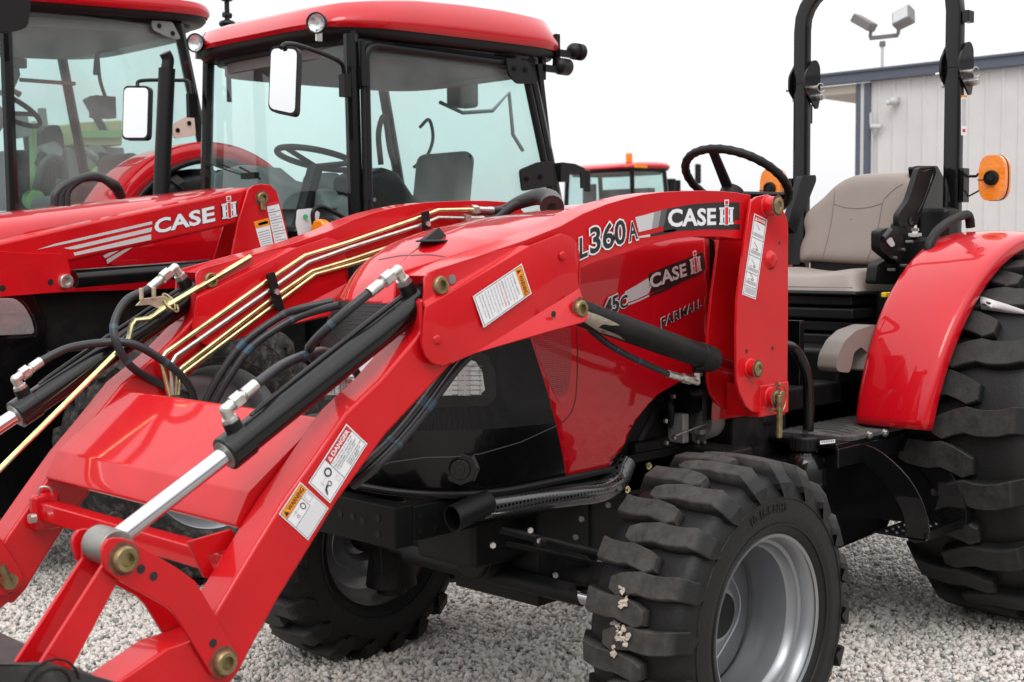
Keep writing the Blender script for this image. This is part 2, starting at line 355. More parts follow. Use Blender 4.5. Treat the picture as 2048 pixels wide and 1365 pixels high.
class Decal:
    """flat artwork laid on a surface; each layer a hair above the last"""
    def __init__(s, surf, base=.0012, step=.0005): s.surf = surf; s.h = base; s.step = step; s.b = bmesh.new(); s.mats = []; s.mi = {}
    def m(s, m):
        if m not in s.mi: s.mi[m] = len(s.mats); s.mats.append(M[m])
        return s.mi[m]
    def up(s, k=1): s.h += s.step*k; return s
    def faces(s, V, F, m):
        P = [s.surf.off(s.surf.hit(*v), s.h) for v in V]; bv = [s.b.verts.new(p) for p in P]; k = s.m(m)
        for f in F:
            try: fc = s.b.faces.new([bv[i] for i in f]); fc.material_index = k
            except ValueError: pass
    def poly(s, pts, m, sub=0):
        pts = list(pts)
        if sub:
            o = []
            for i, p in enumerate(pts):
                q = pts[(i+1) % len(pts)]
                for k in range(sub): o.append((p[0]+(q[0]-p[0])*k/sub, p[1]+(q[1]-p[1])*k/sub))
            pts = o
        t = tessellate_polygon([[Vector((a, b, 0)) for a, b in pts]])
        if sub and isinstance(s.surf, Surf):
            g = 14; k = bmesh.new(); bv = [k.verts.new((a, b, 0)) for a, b in pts]
            for f in t:
                try: k.faces.new([bv[i] for i in f])
                except ValueError: pass
            for ax in (0, 1):
                lo, hi = min(p[ax] for p in pts), max(p[ax] for p in pts); c = lo+g
                while c < hi:
                    co = Vector((c, 0, 0)) if ax == 0 else Vector((0, c, 0)); bmesh.ops.bisect_plane(k, geom=k.verts[:]+k.edges[:]+k.faces[:], plane_co=co, plane_no=(1, 0, 0) if ax == 0 else (0, 1, 0), dist=1e-4); c += g
            bmesh.ops.triangulate(k, faces=k.faces); k.verts.index_update(); V = [(v.co.x, v.co.y) for v in k.verts]; F = [[v.index for v in f.verts] for f in k.faces]; k.free(); s.faces(V, F, m); return s
        s.faces(pts, t, m); return s
    def quad(s, q, m, rect=(0, 0, 1, 1), nx=1, ny=1):
        H = homog(q); x0, y0, x1, y1 = rect
        V = [H(x0+(x1-x0)*i/nx, y0+(y1-y0)*j/ny) for j in range(ny+1) for i in range(nx+1)]
        F = [(j*(nx+1)+i, j*(nx+1)+i+1, (j+1)*(nx+1)+i+1, (j+1)*(nx+1)+i) for j in range(ny) for i in range(nx)]
        s.faces(V, F, m); return s
    def frame(s, q, m, t=.02, asp=1):
        a, b = t/asp, t
        for r_ in ((a, b, 1-a, 2*b), (a, 1-2*b, 1-a, 1-b), (a, 2*b, 2*a, 1-2*b), (1-2*a, 2*b, 1-a, 1-2*b)): s.quad(q, m, r_)
        return s
    def text(s, txt, q, m, rect=(0, 0, 1, 1), off=0.02, shear=0, spacing=1.0, fit=None):
        """fit: offset for which the box is fitted, so outline layers share one layout"""
        V, F = text2d(txt, off, shear, spacing); b = tb(txt, shear, spacing, off if fit is None else fit)
        H = homog(q); x0, y0, x1, y1 = rect
        s.faces([H(x0+(x1-x0)*(v[0]-b[0])/(b[1]-b[0]), y0+(y1-y0)*(v[1]-b[2])/(b[3]-b[2])) for v in V], F, m); return s
    def ring(s, q, m, cx, cy, rx, ry, t=.25, n=20):
        H = homog(q); V = []; F = []
        for i in range(n):
            a = 2*math.pi*i/n
            V.append(H(cx+rx*math.cos(a), cy+ry*math.sin(a))); V.append(H(cx+rx*(1-t)*math.cos(a), cy+ry*(1-t)*math.sin(a)))
            j = (i+1) % n; F.append((2*i, 2*j, 2*j+1, 2*i+1))
        s.faces(V, F, m); return s
    def done(s, name, parent=None, **kw):
        me = bpy.data.meshes.new('d'); bmesh.ops.recalc_face_normals(s.b, faces=s.b.faces); s.b.to_mesh(me); s.b.free()
        for m in s.mats: me.materials.append(m)
        return link(name, me, None, parent, smooth=0, **kw)
def dup(root, loc=None, delta=None, skip=(), **props):
    r_ = root.copy(); C.objects.link(r_)
    if loc is not None: r_.location = loc
    if delta is not None: r_.location = Vector(root.location)+Vector(delta)
    for k, v in props.items(): r_[k] = v
    for ch in list(root.children):
        if ch.name.split('.')[0] in skip: continue
        c = ch.copy(); C.objects.link(c); c.parent = r_
        for g in list(ch.children):
            d = g.copy(); C.objects.link(d); d.parent = c
    return r_
# ------------------------------------------------------------------ ground
def ground_mat():
    m = bpy.data.materials.new('gravel_ground'); m.use_nodes = True; t = m.node_tree; b = t.nodes['Principled BSDF']
    tc = t.nodes.new('ShaderNodeTexCoord'); v = t.nodes.new('ShaderNodeTexVoronoi'); v.inputs['Scale'].default_value = 46
    t.links.new(tc.outputs['Object'], v.inputs['Vector'])
    cr = t.nodes.new('ShaderNodeValToRGB'); el = cr.color_ramp.elements; el[0].color = (.24, .22, .20, 1); el[1].color = (.44, .40, .365, 1)
    sp = t.nodes.new('ShaderNodeSeparateColor'); t.links.new(v.outputs['Color'], sp.inputs[0]); t.links.new(sp.outputs[0], cr.inputs[0])
    n = t.nodes.new('ShaderNodeTexNoise'); n.inputs['Scale'].default_value = .6; t.links.new(tc.outputs['Object'], n.inputs['Vector'])
    mr = t.nodes.new('ShaderNodeMapRange'); mr.inputs[3].default_value = .75; mr.inputs[4].default_value = 1.15; t.links.new(n.outputs[0], mr.inputs[0])
    mm = t.nodes.new('ShaderNodeMix'); mm.data_type = 'RGBA'; mm.blend_type = 'MULTIPLY'; mm.inputs[0].default_value = 1
    t.links.new(cr.outputs[0], mm.inputs[6]); t.links.new(mr.outputs[0], mm.inputs[7]); t.links.new(mm.outputs[2], b.inputs['Base Color'])
    b.inputs['Roughness'].default_value = .9
    bp = t.nodes.new('ShaderNodeBump'); bp.inputs['Distance'].default_value = .012; bp.inputs['Strength'].default_value = 1; bp.invert = True
    t.links.new(v.outputs['Distance'], bp.inputs['Height']); t.links.new(bp.outputs[0], b.inputs['Normal']); return m
g = MB(); g.box2((-600, -600, -.5), (600, 600, -.012)); o = g.make('ground', ground_mat(), smooth=0); o['kind'] = 'structure'
def stone_mat():
    m = bpy.data.materials.new('crushed_stone'); m.use_nodes = True; t = m.node_tree; b = t.nodes['Principled BSDF']
    ge = t.nodes.new('ShaderNodeNewGeometry'); cr = t.nodes.new('ShaderNodeValToRGB'); e = cr.color_ramp.elements
    e[0].color = (0.216, 0.232, 0.216, 1); e[1].color = (0.776, 0.736, 0.688, 1)
    for p, c in ((.08, (0.400, 0.408, 0.376)), (.22, (0.615, 0.555, 0.500)), (.36, (0.720, 0.672, 0.622)), (.50, (0.760, 0.715, 0.670)), (.62, (0.576, 0.560, 0.528)), (.74, (0.725, 0.662, 0.608)), (.86, (0.720, 0.680, 0.632))):
        k = e.new(p); k.color = (*c, 1)
    t.links.new(ge.outputs['Random Per Island'], cr.inputs[0])
    n = t.nodes.new('ShaderNodeTexNoise'); n.inputs['Scale'].default_value = 130; tc = t.nodes.new('ShaderNodeTexCoord'); t.links.new(tc.outputs['Object'], n.inputs['Vector'])
    mr = t.nodes.new('ShaderNodeMapRange'); mr.inputs[3].default_value = .72; mr.inputs[4].default_value = 1.05; t.links.new(n.outputs[0], mr.inputs[0])
    mm = t.nodes.new('ShaderNodeMix'); mm.data_type = 'RGBA'; mm.blend_type = 'MULTIPLY'; mm.inputs[0].default_value = 1
    t.links.new(cr.outputs[0], mm.inputs[6]); t.links.new(mr.outputs[0], mm.inputs[7]); t.links.new(mm.outputs[2], b.inputs['Base Color'])
    b.inputs['Roughness'].default_value = .8; return m
def gravel():
    bm = bmesh.new(); bmesh.ops.create_icosphere(bm, subdivisions=1, radius=1); base = np.array([v.co[:] for v in bm.verts]); F = np.array([[v.index for v in f.verts] for f in bm.faces]); bm.free()
    P = []
    # picture rows 900..1365 on the ground; density follows the visible area
    n = 0
    while n < 120000:
        X = rng.uniform(-4.0, 6.5, 80000); Y = rng.uniform(-2.2, 8.0, 80000)
        d = np.stack([X, Y, np.zeros_like(X)], 1)-CAM; zz = d@_f; qx = 1024+FPX*(d@_r)/zz; qy = 682.5-FPX*(d@_u)/zz
        keep = (zz > 2.6) & (zz < 11) & (qx > -60) & (qx < 2110) & (qy > 960) & (qy < 1420) & (rng.random(80000) < np.clip((5.2/zz)**1.2, 0, 1))
        q = np.stack([X[keep], Y[keep]], 1); P.append(q); n += len(q)
    P = np.concatenate(P)[:120000]; N = len(P)
    sz = rng.gamma(5, .00105, N)+.0035
    sc = np.stack([sz*rng.uniform(.8, 1.5, N), sz*rng.uniform(.7, 1.2, N), sz*rng.uniform(.5, .95, N)], 1)
    jit = rng.uniform(.72, 1.25, (N, 12, 1)); V = base[None]*jit*sc[:, None, :]
    # random rotations
    q = rng.normal(size=(N, 4)); q /= np.linalg.norm(q, axis=1)[:, None]; w_, x, y, z = q.T
    Rm = np.stack([1-2*(y*y+z*z), 2*(x*y-z*w_), 2*(x*z+y*w_), 2*(x*y+z*w_), 1-2*(x*x+z*z), 2*(y*z-x*w_), 2*(x*z-y*w_), 2*(y*z+x*w_), 1-2*(x*x+y*y)], 1).reshape(N, 3, 3)
    V = np.einsum('nij,nkj->nki', Rm, V); V += np.stack([P[:, 0], P[:, 1], rng.uniform(-.014, .002, N)], 1)[:, None, :]
    me = bpy.data.meshes.new('gravel'); V = V.reshape(-1, 3); Fa = (F[None]+(np.arange(N)*12)[:, None, None]).reshape(-1, 3)
    me.vertices.add(len(V)); me.vertices.foreach_set('co', V.ravel().astype(np.float32))
    me.loops.add(Fa.size); me.loops.foreach_set('vertex_index', Fa.ravel().astype(np.int32))
    me.polygons.add(len(Fa)); me.polygons.foreach_set('loop_start', (np.arange(len(Fa))*3).astype(np.int32)); me.update(calc_edges=True)
    me.materials.append(stone_mat()); o = bpy.data.objects.new('gravel', me); C.objects.link(o)
    o['label'] = 'loose pale grey and tan crushed stone covering the yard'; o['category'] = 'gravel'; o['kind'] = 'stuff'
gravel()
# ------------------------------------------------------------------ wheels
def make_tyre(Ro, W, Rr, nl, lug_h, lug_w, reach, seed=1, skirt=.05, slant=.10, wav=.02, side=1):
    """lugged industrial tyre, axis along y, centred on the origin"""
    b = MB(); Rc = Ro-lug_h; H = W/2
    prof = [(-H*.80, Rr-.004), (-H*.90, Rr+.012), (-H*.97, Rr+(Rc-Rr)*.28), (-H*.975, Rr+(Rc-Rr)*.42), (-H*.965, Rr+(Rc-Rr)*.62), (-H*.92, Rc-.036), (-H*.80, Rc-.010), (-H*.5, Rc), (0, Rc+.003)]
    prof = prof+[(-a, r_) for a, r_ in prof[:-1][::-1]]
    pr = catmull([Vector((a, r_, 0)) for a, r_ in prof], 3)
    b.lathe([(p.x, p.y) for p in pr], (0, 0, 0), 'y', 96)
    # moulded rings on the sidewall
    for sgn in (-1, 1):
        for rr, t in ((Rr+.030, .0035), (Rr+(Rc-Rr)*.62, .003)):
            k = min(range(len(pr)), key=lambda i: abs(pr[i].y-rr)+(0 if pr[i].x*sgn > 0 else 9))
            b.tube([(rr*math.cos(a), pr[k].x, rr*math.sin(a)) for a in np.linspace(0, 2*math.pi, 72, endpoint=False)], t, n=5, smooth=False, closed=True)
    def surf(y):                                   # carcass radius under the tread and the tread arc above it
        u_ = min(1, abs(y)/H); return Rc-.010*u_**3, Ro-.012*u_**2.5-.004
    pitch = 2*math.pi/nl; rr_ = random.Random(seed)
    for sgn in (-1, 1):
        for i in range(nl):
            th0 = i*pitch+(0 if sgn < 0 else pitch/2)
            path = []                               # (y, dtheta, rbase, rtop, halfwidth)
            for u_ in (-reach, -reach+.15, .0, .16, .32, .46, .62, .78):
                y = sgn*u_*H; dt = side*slant*float(np.interp(u_, [-.6, -.14, .12, .34, .58, .8], [.80, .74, .30, .46, .40, .12]))
                rb, rt = surf(y); path.append((y, dt, rb-.014, rt, lug_w/2*(.60 if u_ < -reach+.05 else 1)))
            d0 = path[-1][1]; cham = lug_h*1.55
            path.append((sgn*H*1.0, d0-side*.01, Ro-cham, Ro-cham, lug_w/2*1.10)); path.append((sgn*H*1.01, d0-side*.01, Ro-cham-skirt*.5, Ro-cham, lug_w/2))
            rings = []
            n_ = len(path)
            for k, (y, dt, rb, rt, hw) in enumerate(path):
                fl = .006
                if k < 8:
                    pts = [(-hw-fl, rb), (-hw, rt-.003), (-hw+.003, rt), (hw-.003, rt), (hw, rt-.003), (hw+fl, rb)]
                    ring = [b.b.verts.new(((r_)*math.cos(th0+dt+a/Ro), y, (r_)*math.sin(th0+dt+a/Ro))) for a, r_ in pts]
                else:
                    yi = sgn*H*.84; w_ = hw
                    if k == 8: pts = [(-w_-fl, rt-.006, yi), (-w_, rt-.002, y), (-w_+.004, rt, y), (w_-.004, rt, y), (w_, rt-.002, y), (w_+fl, rt-.006, yi)]
                    else: pts = [(-w_, rt-.022, yi), (-w_*.85, rt-.016, y), (-w_*.12, rb, y), (w_*.12, rb, y), (w_*.85, rt-.016, y), (w_, rt-.022, yi)]
                    ring = [b.b.verts.new((r_*math.cos(th0+dt+a/Ro), yy, r_*math.sin(th0+dt+a/Ro))) for a, r_, yy in pts]
                rings.append(ring)
            for A, B in zip(rings, rings[1:]):
                for k in range(5): b.b.faces.new((A[k], A[k+1], B[k+1], B[k]))
            b.b.faces.new(rings[0]); b.b.faces.new(rings[-1][::-1])
    return b.me()
def make_rim(prof, m='rim'):
    b = MB(); pr = prof
    b.lathe(pr, (0, 0, 0), 'y', 96); return b.me(flip=False)
def wheel(parent, loc, tyre_me, rim_me, disc_me, flipy, rot=0, name='wheel', tm='rubber', rm='rim', label=None):
    wo = link(name, disc_me, rm, None, smooth=40); wo.parent = parent; wo.matrix_parent_inverse = pinv(parent); wo.location = loc
    wo.rotation_euler = (0, rot, math.pi if flipy else 0)
    if label: wo['label'] = label
    t = link('tyre', tyre_me, tm, wo, smooth=22); r_ = link('rim', rim_me, rm, wo, smooth=50); return wo, t, r_
# ------------------------------------------------------------------ the compact tractor in front
T1 = thing('compact_tractor', 'red open-station compact tractor in front, with taupe seat, black roll bar and four lugged tyres', 'tractor', (.9, 0, 0))
HX = 1.905
M['sky_reflector'] = mat('lamp_reflector', (.60, .59, .60), .12, metal=.9, bump=.9, bscale=24)
# wheels
RS = -.023
ft = make_tyre(.420, .310, .226, 20, .038, .056, .36, 1, skirt=.075, slant=.07)
frim = make_rim([(-.112, .222), (-.116, .230), (-.110, .232), (-.104, .222), (-.090, .214), (-.074, .211), (-.070, .202), (-.048, .197), (-.044, .190), (-.010, .184), (.050, .180), (.072, .196), (.086, .208), (.104, .214), (.110, .222), (.116, .230)])
frimL = make_rim([(a_+RS, r_) for a_, r_ in [(-.112, .222), (-.116, .230), (-.110, .232), (-.104, .222), (-.090, .214), (-.074, .211), (-.070, .202), (-.048, .197), (-.044, .190), (-.010, .184), (.050, .180), (.072, .196), (.086, .208), (.104, .214), (.110, .222), (.116, .230)]])
b = MB(); b.lathe([(.050, .192), (.050, .145), (.046, .128), (.042, .090), (.030, .080), (.022, .074), (.012, .070), (.012, .0)], (0, 0, 0), 'y', 96)
b.tube([((.135+.009*math.cos(4*a))*math.cos(a), .047, (.135+.009*math.cos(4*a))*math.sin(a)) for a in np.linspace(0, 2*math.pi, 96, endpoint=False)], .0035, n=6, smooth=False, closed=True)
fd = b.me(flip=False)
wl = wheel(T1, (0, -.724, .393), ft, frimL, fd, False, rot=.12, tm='rubberF', label='front wheel nearest the camera')
def hairs():
    b = MB(); r2_ = random.Random(9)
    for i in range(230):
        a = r2_.uniform(R(60), R(215)); y = r2_.choice((-1, 1))*r2_.uniform(.01, .135); v = Vector((math.cos(a), 0, math.sin(a))); p = v*(.413-.012*(abs(y)/.14)**2.5); q = v*r2_.uniform(.006, .014)+Vector((r2_.uniform(-.005, .005), r2_.uniform(-.005, .005), r2_.uniform(-.004, .004)))
        s2 = Vector((-v.z, 0, v.x))*.0006; s3 = Vector((0, .0006, 0)); f_ = [b.b.verts.new(p+o_) for o_ in (s2, s3, -s2)]; t_ = b.b.verts.new(p+q)
        for k in range(3): b.b.faces.new((f_[k], f_[(k+1) % 3], t_))
    o = link('rubber_hair', b.me(), 'rubber2', wl[1], smooth=0); o['kind'] = 'stuff'
hairs()
def sidewall_text(txt, r0, a_mid, size):
    V, F_ = text2d(txt, .02); xs = [v[0] for v in V]; xm = (min(xs)+max(xs))/2; bb_ = bmesh.new(); L = []
    for x, y in V:
        a = a_mid-(x-xm)*size/r0; rr = r0+y*size; L.append(bb_.verts.new((rr*math.cos(a), -.1520, rr*math.sin(a))))
    for f in F_:
        try: bb_.faces.new([L[i] for i in f])
        except ValueError: pass
    me = bpy.data.meshes.new('t'); bmesh.ops.recalc_face_normals(bb_, faces=bb_.faces); bb_.to_mesh(me); bb_.free(); o = link('sidewall_lettering', me, 'rubber2', wl[1], smooth=0); so = o.modifiers.new('s', 'SOLIDIFY'); so.thickness = .003; so.offset = 0
sidewall_text('10-16.5 NHS', .288, R(95)+.12, .030)
b = MB(); p = U(1538, 1362, y=-.82); b.lathe([(.04, .016), (-.012, .016), (-.014, .013), (.02, .012), (.02, 0)], p, 'y', 24); b.make('valve_guard', 'rim', wl[0])
wr, _t, _r2 = wheel(T1, (0, .757, .387), ft, frim, fd, True, rot=.3, tm='rubber2', rm='rimd')
rt = make_tyre(.655, .48, .31, 17, .045, .088, .30, 3, skirt=.09, slant=.10)
rrim = make_rim([(-.19, .305), (-.195, .318), (-.18, .312), (-.16, .295), (-.13, .285), (-.06, .27), (.06, .27), (.13, .285), (.18, .312)])
b = MB(); b.lathe([(-.02, .27), (-.04, .20), (-.05, .10), (-.09, .08), (-.09, 0)], (0, 0, 0), 'y', 48); rdm = b.me(flip=False)
rwl = wheel(T1, (HX, -.735, .64), rt, rrim, rdm, False, rot=.05, tm='rubberR'); wheel(T1, (HX, .735, .64), rt, rrim, rdm, True, rot=.1, tm='rubberR')
# mud flakes on the front tyre, paper strip on the rear one
def cyl_pt(cx, cz, y, rad, ang): return Vector((cx+rad*math.cos(ang), y, cz+rad*math.sin(ang)))
tb_ = mesh_bvh(wl[1]) if False else None
def flakes():
    b = MB(); rr_ = random.Random(4); bpy.context.view_layer.update(); sf = Surf(mesh_bvh(wl[1]))
    for cx, cy, w_, h_, n in ((1245, 1180, 6, 8, 5), (1249, 1203, 6, 14, 8), (1232, 1250, 8, 9, 6), (1246, 1268, 16, 12, 14), (1252, 1284, 9, 7, 5), (1228, 1300, 4, 12, 5)):
        for i in range(n):
            a, c_ = cx+rr_.uniform(-w_, w_)*.8, cy+rr_.uniform(-h_, h_)*.8; k = rr_.randint(4, 6); R0 = rr_.uniform(3, 7)
            q = [(a+R0*math.cos(2*math.pi*j/k+rr_.uniform(-.3, .3))*rr_.uniform(.6, 1.1), c_+R0*math.sin(2*math.pi*j/k)*rr_.uniform(.6, 1.1)) for j in range(k)]
            P = [sf.off(sf.hit(*p), .002+rr_.uniform(0, .005)) for p in q]; b.prism(P, (-.0012, -.0012, .0008))
    return make_each(b, 'mud_flake', 'mud', T1, smooth=0)
flakes()
def strip():
    bpy.context.view_layer.update(); sf = Surf(mesh_bvh(rwl[1])); b = MB(); top = [(1962, 596), (1985, 603), (2015, 609), (2050, 618), (2090, 626)]; bot = [(1962, 616), (1985, 619), (2015, 623), (2050, 632), (2090, 642)]
    P = [[sf.off(sf.hit(*p), .008) for p in top], [sf.off(sf.hit((p[0]+q[0])/2, (p[1]+q[1])/2), .010) for p, q in zip(top, bot)], [sf.off(sf.hit(*p), .008) for p in bot]]
    b.grid(P); o = b.make('paper_strip', 'paper', T1, smooth=30); so = o.modifiers.new('s', 'SOLIDIFY'); so.thickness = .0015
strip()
# ---- hood
def lerp(x, xs, ys): return float(np.interp(x, xs, ys))
zs = lambda x: lerp(x, [-.64, -.55, -.49, -.40, -.31, -.21, 0, .33, .56], [1.09, 1.15, 1.20, 1.255, 1.292, 1.318, 1.35, 1.385, 1.40])
zt = lambda x: lerp(x, [-.64, -.55, -.49, -.40, -.31, -.21, -.03, .15, .43, .56], [1.12, 1.200, 1.262, 1.328, 1.370, 1.398, 1.428, 1.446, 1.460, 1.464])
XR = .535
def plan(w_, xf, xc, n, K=26, xr=XR, nose=30):
    pts = [(xr+(xc-xr)*i/K, -w_) for i in range(K)]
    for i in range(nose*2+1):
        a = math.pi/2*i/nose; s_ = 1 if a <= math.pi/2 else -1; aa = a if s_ > 0 else math.pi-a
        x = xc-(xc-xf)*abs(math.sin(aa))**(2/n); y = -w_*s_*abs(math.cos(aa))**(2/n) if abs(math.cos(aa)) > 1e-9 else 0
        pts.append((x, y))
    pts += [(xr+(xc-xr)*i/K, w_) for i in range(K)][::-1]
    return pts
def hood_rows():
    rows = []
    spec = [(.262, -.570, -.30, 2.5, .705), (.272, -.592, -.30, 2.5, .74), (.286, -.615, -.30, 2.5, .82), (.296, -.632, -.28, 2.5, .92), (.300, -.640, -.28, 2.5, 1.01)]
    for w_, xf, xc, n, z in spec: rows.append([(x, y, z) for x, y in plan(w_, xf, xc, n)])
    for k, (w_, xf, xc, n) in enumerate([(.299, -.632, -.26, 2.5), (.290, -.612, -.25, 2.45), (.270, -.588, -.25, 2.4), (.235, -.562, -.24, 2.3), (.175, -.535, -.24, 2.2), (.100, -.510, -.24, 2.1), (.035, -.495, -.24, 2.0), (.0005, -.488, -.24, 2.0)]):
        q = [.0, .36, .60, .79, .92, .98, .997, 1][k]; base = lambda x: zs(x)-.085
        rows.append([(x, y, base(x)+(zt(x)-base(x))*q) for x, y in plan(w_, xf, xc, n)])
    cols = len(rows[0]); out = [[None]*cols for _ in range((len(rows)-1)*4+1)]
    for j in range(cols):
        c_ = catmull([Vector(r_[j]) for r_ in rows], 4)
        for i, p in enumerate(c_): out[i][j] = p
    return out
b = MB(); b.grid(hood_rows()); hb = b.b; bmesh.ops.remove_doubles(hb, verts=hb.verts, dist=1e-4); bmesh.ops.recalc_face_normals(hb, faces=hb.faces); bmesh.ops.triangulate(hb, faces=hb.faces)
def cut(co, no): bmesh.ops.bisect_plane(hb, geom=hb.verts[:]+hb.edges[:]+hb.faces[:], plane_co=co, plane_no=no, dist=1e-5)
A_, B_ = Vector((-.255, 0, 1.086)), Vector((-.085, 0, .705)); dcut = (B_-A_).normalized(); ncut = Vector((dcut.z, 0, -dcut.x))
cut(A_, ncut); cut((0, 0, 1.235), (-.07, 0, 1)); cut((0, 0, .862), (.04, 0, 1))
# wheel-arch cut at the rear lower corner of the hood side
arch = [(1419, 700), (1400, 738), (1378, 752), (1355, 764), (1314, 788), (1287, 819), (1266, 853), (1254, 894), (1247, 908), (1235, 922)]
archp = [U(a, c_, y=-.29) for a, c_ in arch]
archz = lambda x: lerp(x, [p.x for p in archp[::-1]], [p.z for p in archp[::-1]])
for i in range(len(archp)-1):
    a, c_ = archp[i], archp[i+1]; d = (c_-a).normalized(); cut(a, Vector((d.z, 0, -d.x)))
hb.faces.ensure_lookup_table()
dele = [f for f in hb.faces if f.calc_center_median().x > archp[-1].x and f.calc_center_median().z < archz(f.calc_center_median().x)]
bmesh.ops.delete(hb, geom=dele, context='FACES')
def part_of(c_):
    if c_.z < 1.235+.07*(c_.x) and (c_-A_).dot(ncut)*(1 if ncut.x < 0 else -1) > 0:
        return 'grille' if c_.z > .862-.04*c_.x else 'front_bumper'
    return 'hood'
groups = {}
for f in hb.faces: groups.setdefault(part_of(f.calc_center_median()), []).append(f)
hood_parts = {}
full = bpy.data.meshes.new('full'); hb.to_mesh(full); fo = bpy.data.objects.new('hood_ref', full); C.objects.link(fo); bpy.context.view_layer.update(); HS = Surf(mesh_bvh(fo)); bpy.data.objects.remove(fo)
for name, mt in (('hood', 'red'), ('grille', 'meshblk'), ('front_bumper', 'gplastic')):
    k = hb.copy(); k.faces.ensure_lookup_table(); idx = {f.index for f in groups[name]}
    bmesh.ops.delete(k, geom=[f for f in k.faces if f.index not in idx], context='FACES'); me = bpy.data.meshes.new(name); k.to_mesh(me); k.free()
    o = link(name, me, mt, T1, smooth=45); s_ = o.modifiers.new('s', 'SOLIDIFY'); s_.thickness = .004; s_.offset = -1; s_.use_rim = name == 'hood'; hood_parts[name] = o
    if name != 'hood': o.scale = (1, 1, 1)
hb.free()
hood = hood_parts['hood']; grille = hood_parts['grille']
# seam lines of the hood, drawn as thin dark gaps
def strip_on(pts, m, name, parent, w_=1.6, off=.0008, sub=4):
    d = Decal(HS, off)
    P = []
    for (x0, y0), (x1, y1) in zip(pts, pts[1:]):
        for k in range(sub): P.append((x0+(x1-x0)*k/sub, y0+(y1-y0)*k/sub))
    P.append(pts[-1])
    for (x0, y0), (x1, y1) in zip(P, P[1:]):
        L = math.hypot(x1-x0, y1-y0) or 1; nx, ny = -(y1-y0)/L*w_/2, (x1-x0)/L*w_/2
        d.poly([(x0-nx, y0-ny), (x1-nx, y1-ny), (x1+nx, y1+ny), (x0+nx, y0+ny)], m)
    return d.done(name, parent)
strip_on([(757, 520), (800, 512), (860, 510), (905, 516)], 'dblack', 'hood_seam', hood, 1.5)
strip_on([(1153, 655), (1155, 700), (1154, 760), (1151, 800), (1143, 825), (1128, 843), (1112, 852)], 'dblack', 'hood_seam', hood, 1.6)
strip_on([(715, 955), (780, 925), (850, 915), (905, 914), (960, 908), (1040, 885), (1112, 852)], 'dgrey', 'bumper_seam', hood_parts['front_bumper'], 1.6)
d = Decal(HS, .001); d.poly([(1062, 662), (1140, 655), (1143, 700), (1139, 768), (1128, 806), (1118, 806), (1100, 770), (1075, 712)], 'meshred', 5); d.done('side_vent', hood)
# headlights set in the nose
for pts, lens in (([(835, 818), (975, 812), (992, 795), (990, 745), (975, 712), (945, 694), (905, 700), (850, 760)], [(850, 792), (958, 789), (968, 780), (963, 745), (950, 724), (930, 716), (905, 722), (870, 756)]),
                  ([(640, 800), (636, 735), (680, 700), (760, 700), (775, 740), (750, 800)], [(655, 790), (650, 742), (690, 714), (748, 712), (758, 740), (740, 788)])):
    dd = Decal(HS, .001); dd.poly(pts, 'gplastic', 4); dd.h = .004; dd.poly(lens, 'sky_reflector', 4); hl_ = dd.done('headlight', hood_parts['grille'])
    dd = Decal(HS, .007); dd.poly(lens, 'lens', 4); dd.h = .0055
    dd.poly([(lens[0][0]+.55*(lens[2][0]-lens[0][0]), lens[0][1]-1), (lens[0][0]+.74*(lens[2][0]-lens[0][0]), lens[0][1]-1), (lens[0][0]+.74*(lens[2][0]-lens[0][0]), lens[4][1]+8), (lens[0][0]+.55*(lens[2][0]-lens[0][0]), lens[4][1]+4)], 'silver', 2)
    for k in range(7): yy = lens[4][1]+8+k*9.5; dd.quad([(lens[0][0]+.45*(lens[2][0]-lens[0][0]), yy), (lens[2][0]-6, yy), (lens[2][0]-6, yy+1.4), (lens[0][0]+.45*(lens[2][0]-lens[0][0]), yy+1.4)], 'dgrey', nx=6)
    for k in range(6): a = lens[0][0]+(lens[2][0]-lens[0][0])*(k+.5)/6; dd.quad([(a, lens[0][1]-3), (a+2.2, lens[0][1]-3), (a+2.2, lens[4][1]+14), (a, lens[4][1]+14)], 'zinc')
    dd.done('lens', hl_)
# fin on top of the hood
sf = HS; p = sf.hit(868, 483); b = MB()
b.lathe([(0, .050), (.004, .050), (.006, .043), (.007, 0)], p+Vector((0, 0, -.002)), 'z', 36); q = p+Vector((0, 0, .004))
fb = [b.b.verts.new(q+Vector(v)) for v in ((-.045, -.010, 0), (.040, -.020, 0), (.040, .020, 0), (-.045, .010, 0), (.018, -.003, .034), (.018, .003, .034))]
for f in ((0, 1, 4), (1, 2, 5, 4), (2, 3, 5), (3, 0, 4, 5)): b.b.faces.new([fb[i] for i in f])
o = b.make('hood_fin', 'plastic', T1, bevel=.002)
# rear cowl behind the hood, dashboard
def shell(x0, x1, w0, w1, dz0, dz1, zb, m, name, k=10):
    b = MB(); G = []
    for i in range(k+1):
        t = i/k; x = x0+(x1-x0)*t; w_ = w0+(w1-w0)*t; top = zt(min(x, .56))+dz0+(dz1-dz0)*t; sh = zs(min(x, .56))+dz0+(dz1-dz0)*t; z0 = zb(x)
        ring = [(x, -w_*.96, z0), (x, -w_, (z0+sh)/2), (x, -w_, sh-.09), (x, -w_*.95, sh-.02), (x, -w_*.80, sh+.025), (x, -w_*.5, top-.01), (x, 0, top), (x, w_*.5, top-.01), (x, w_*.80, sh+.025), (x, w_*.95, sh-.02), (x, w_, sh-.09), (x, w_*.96, z0)]
        G.append(catmull([Vector(p) for p in ring], 4))
    b.grid(G); return b.make(name, m, T1, smooth=50)
shell(.545, .83, .312, .33, .0, -.03, lambda x: .80, 'red', 'cowl')
shell(.52, .56, .292, .30, -.008, -.008, lambda x: .80, 'plastic', 'hood_seal')
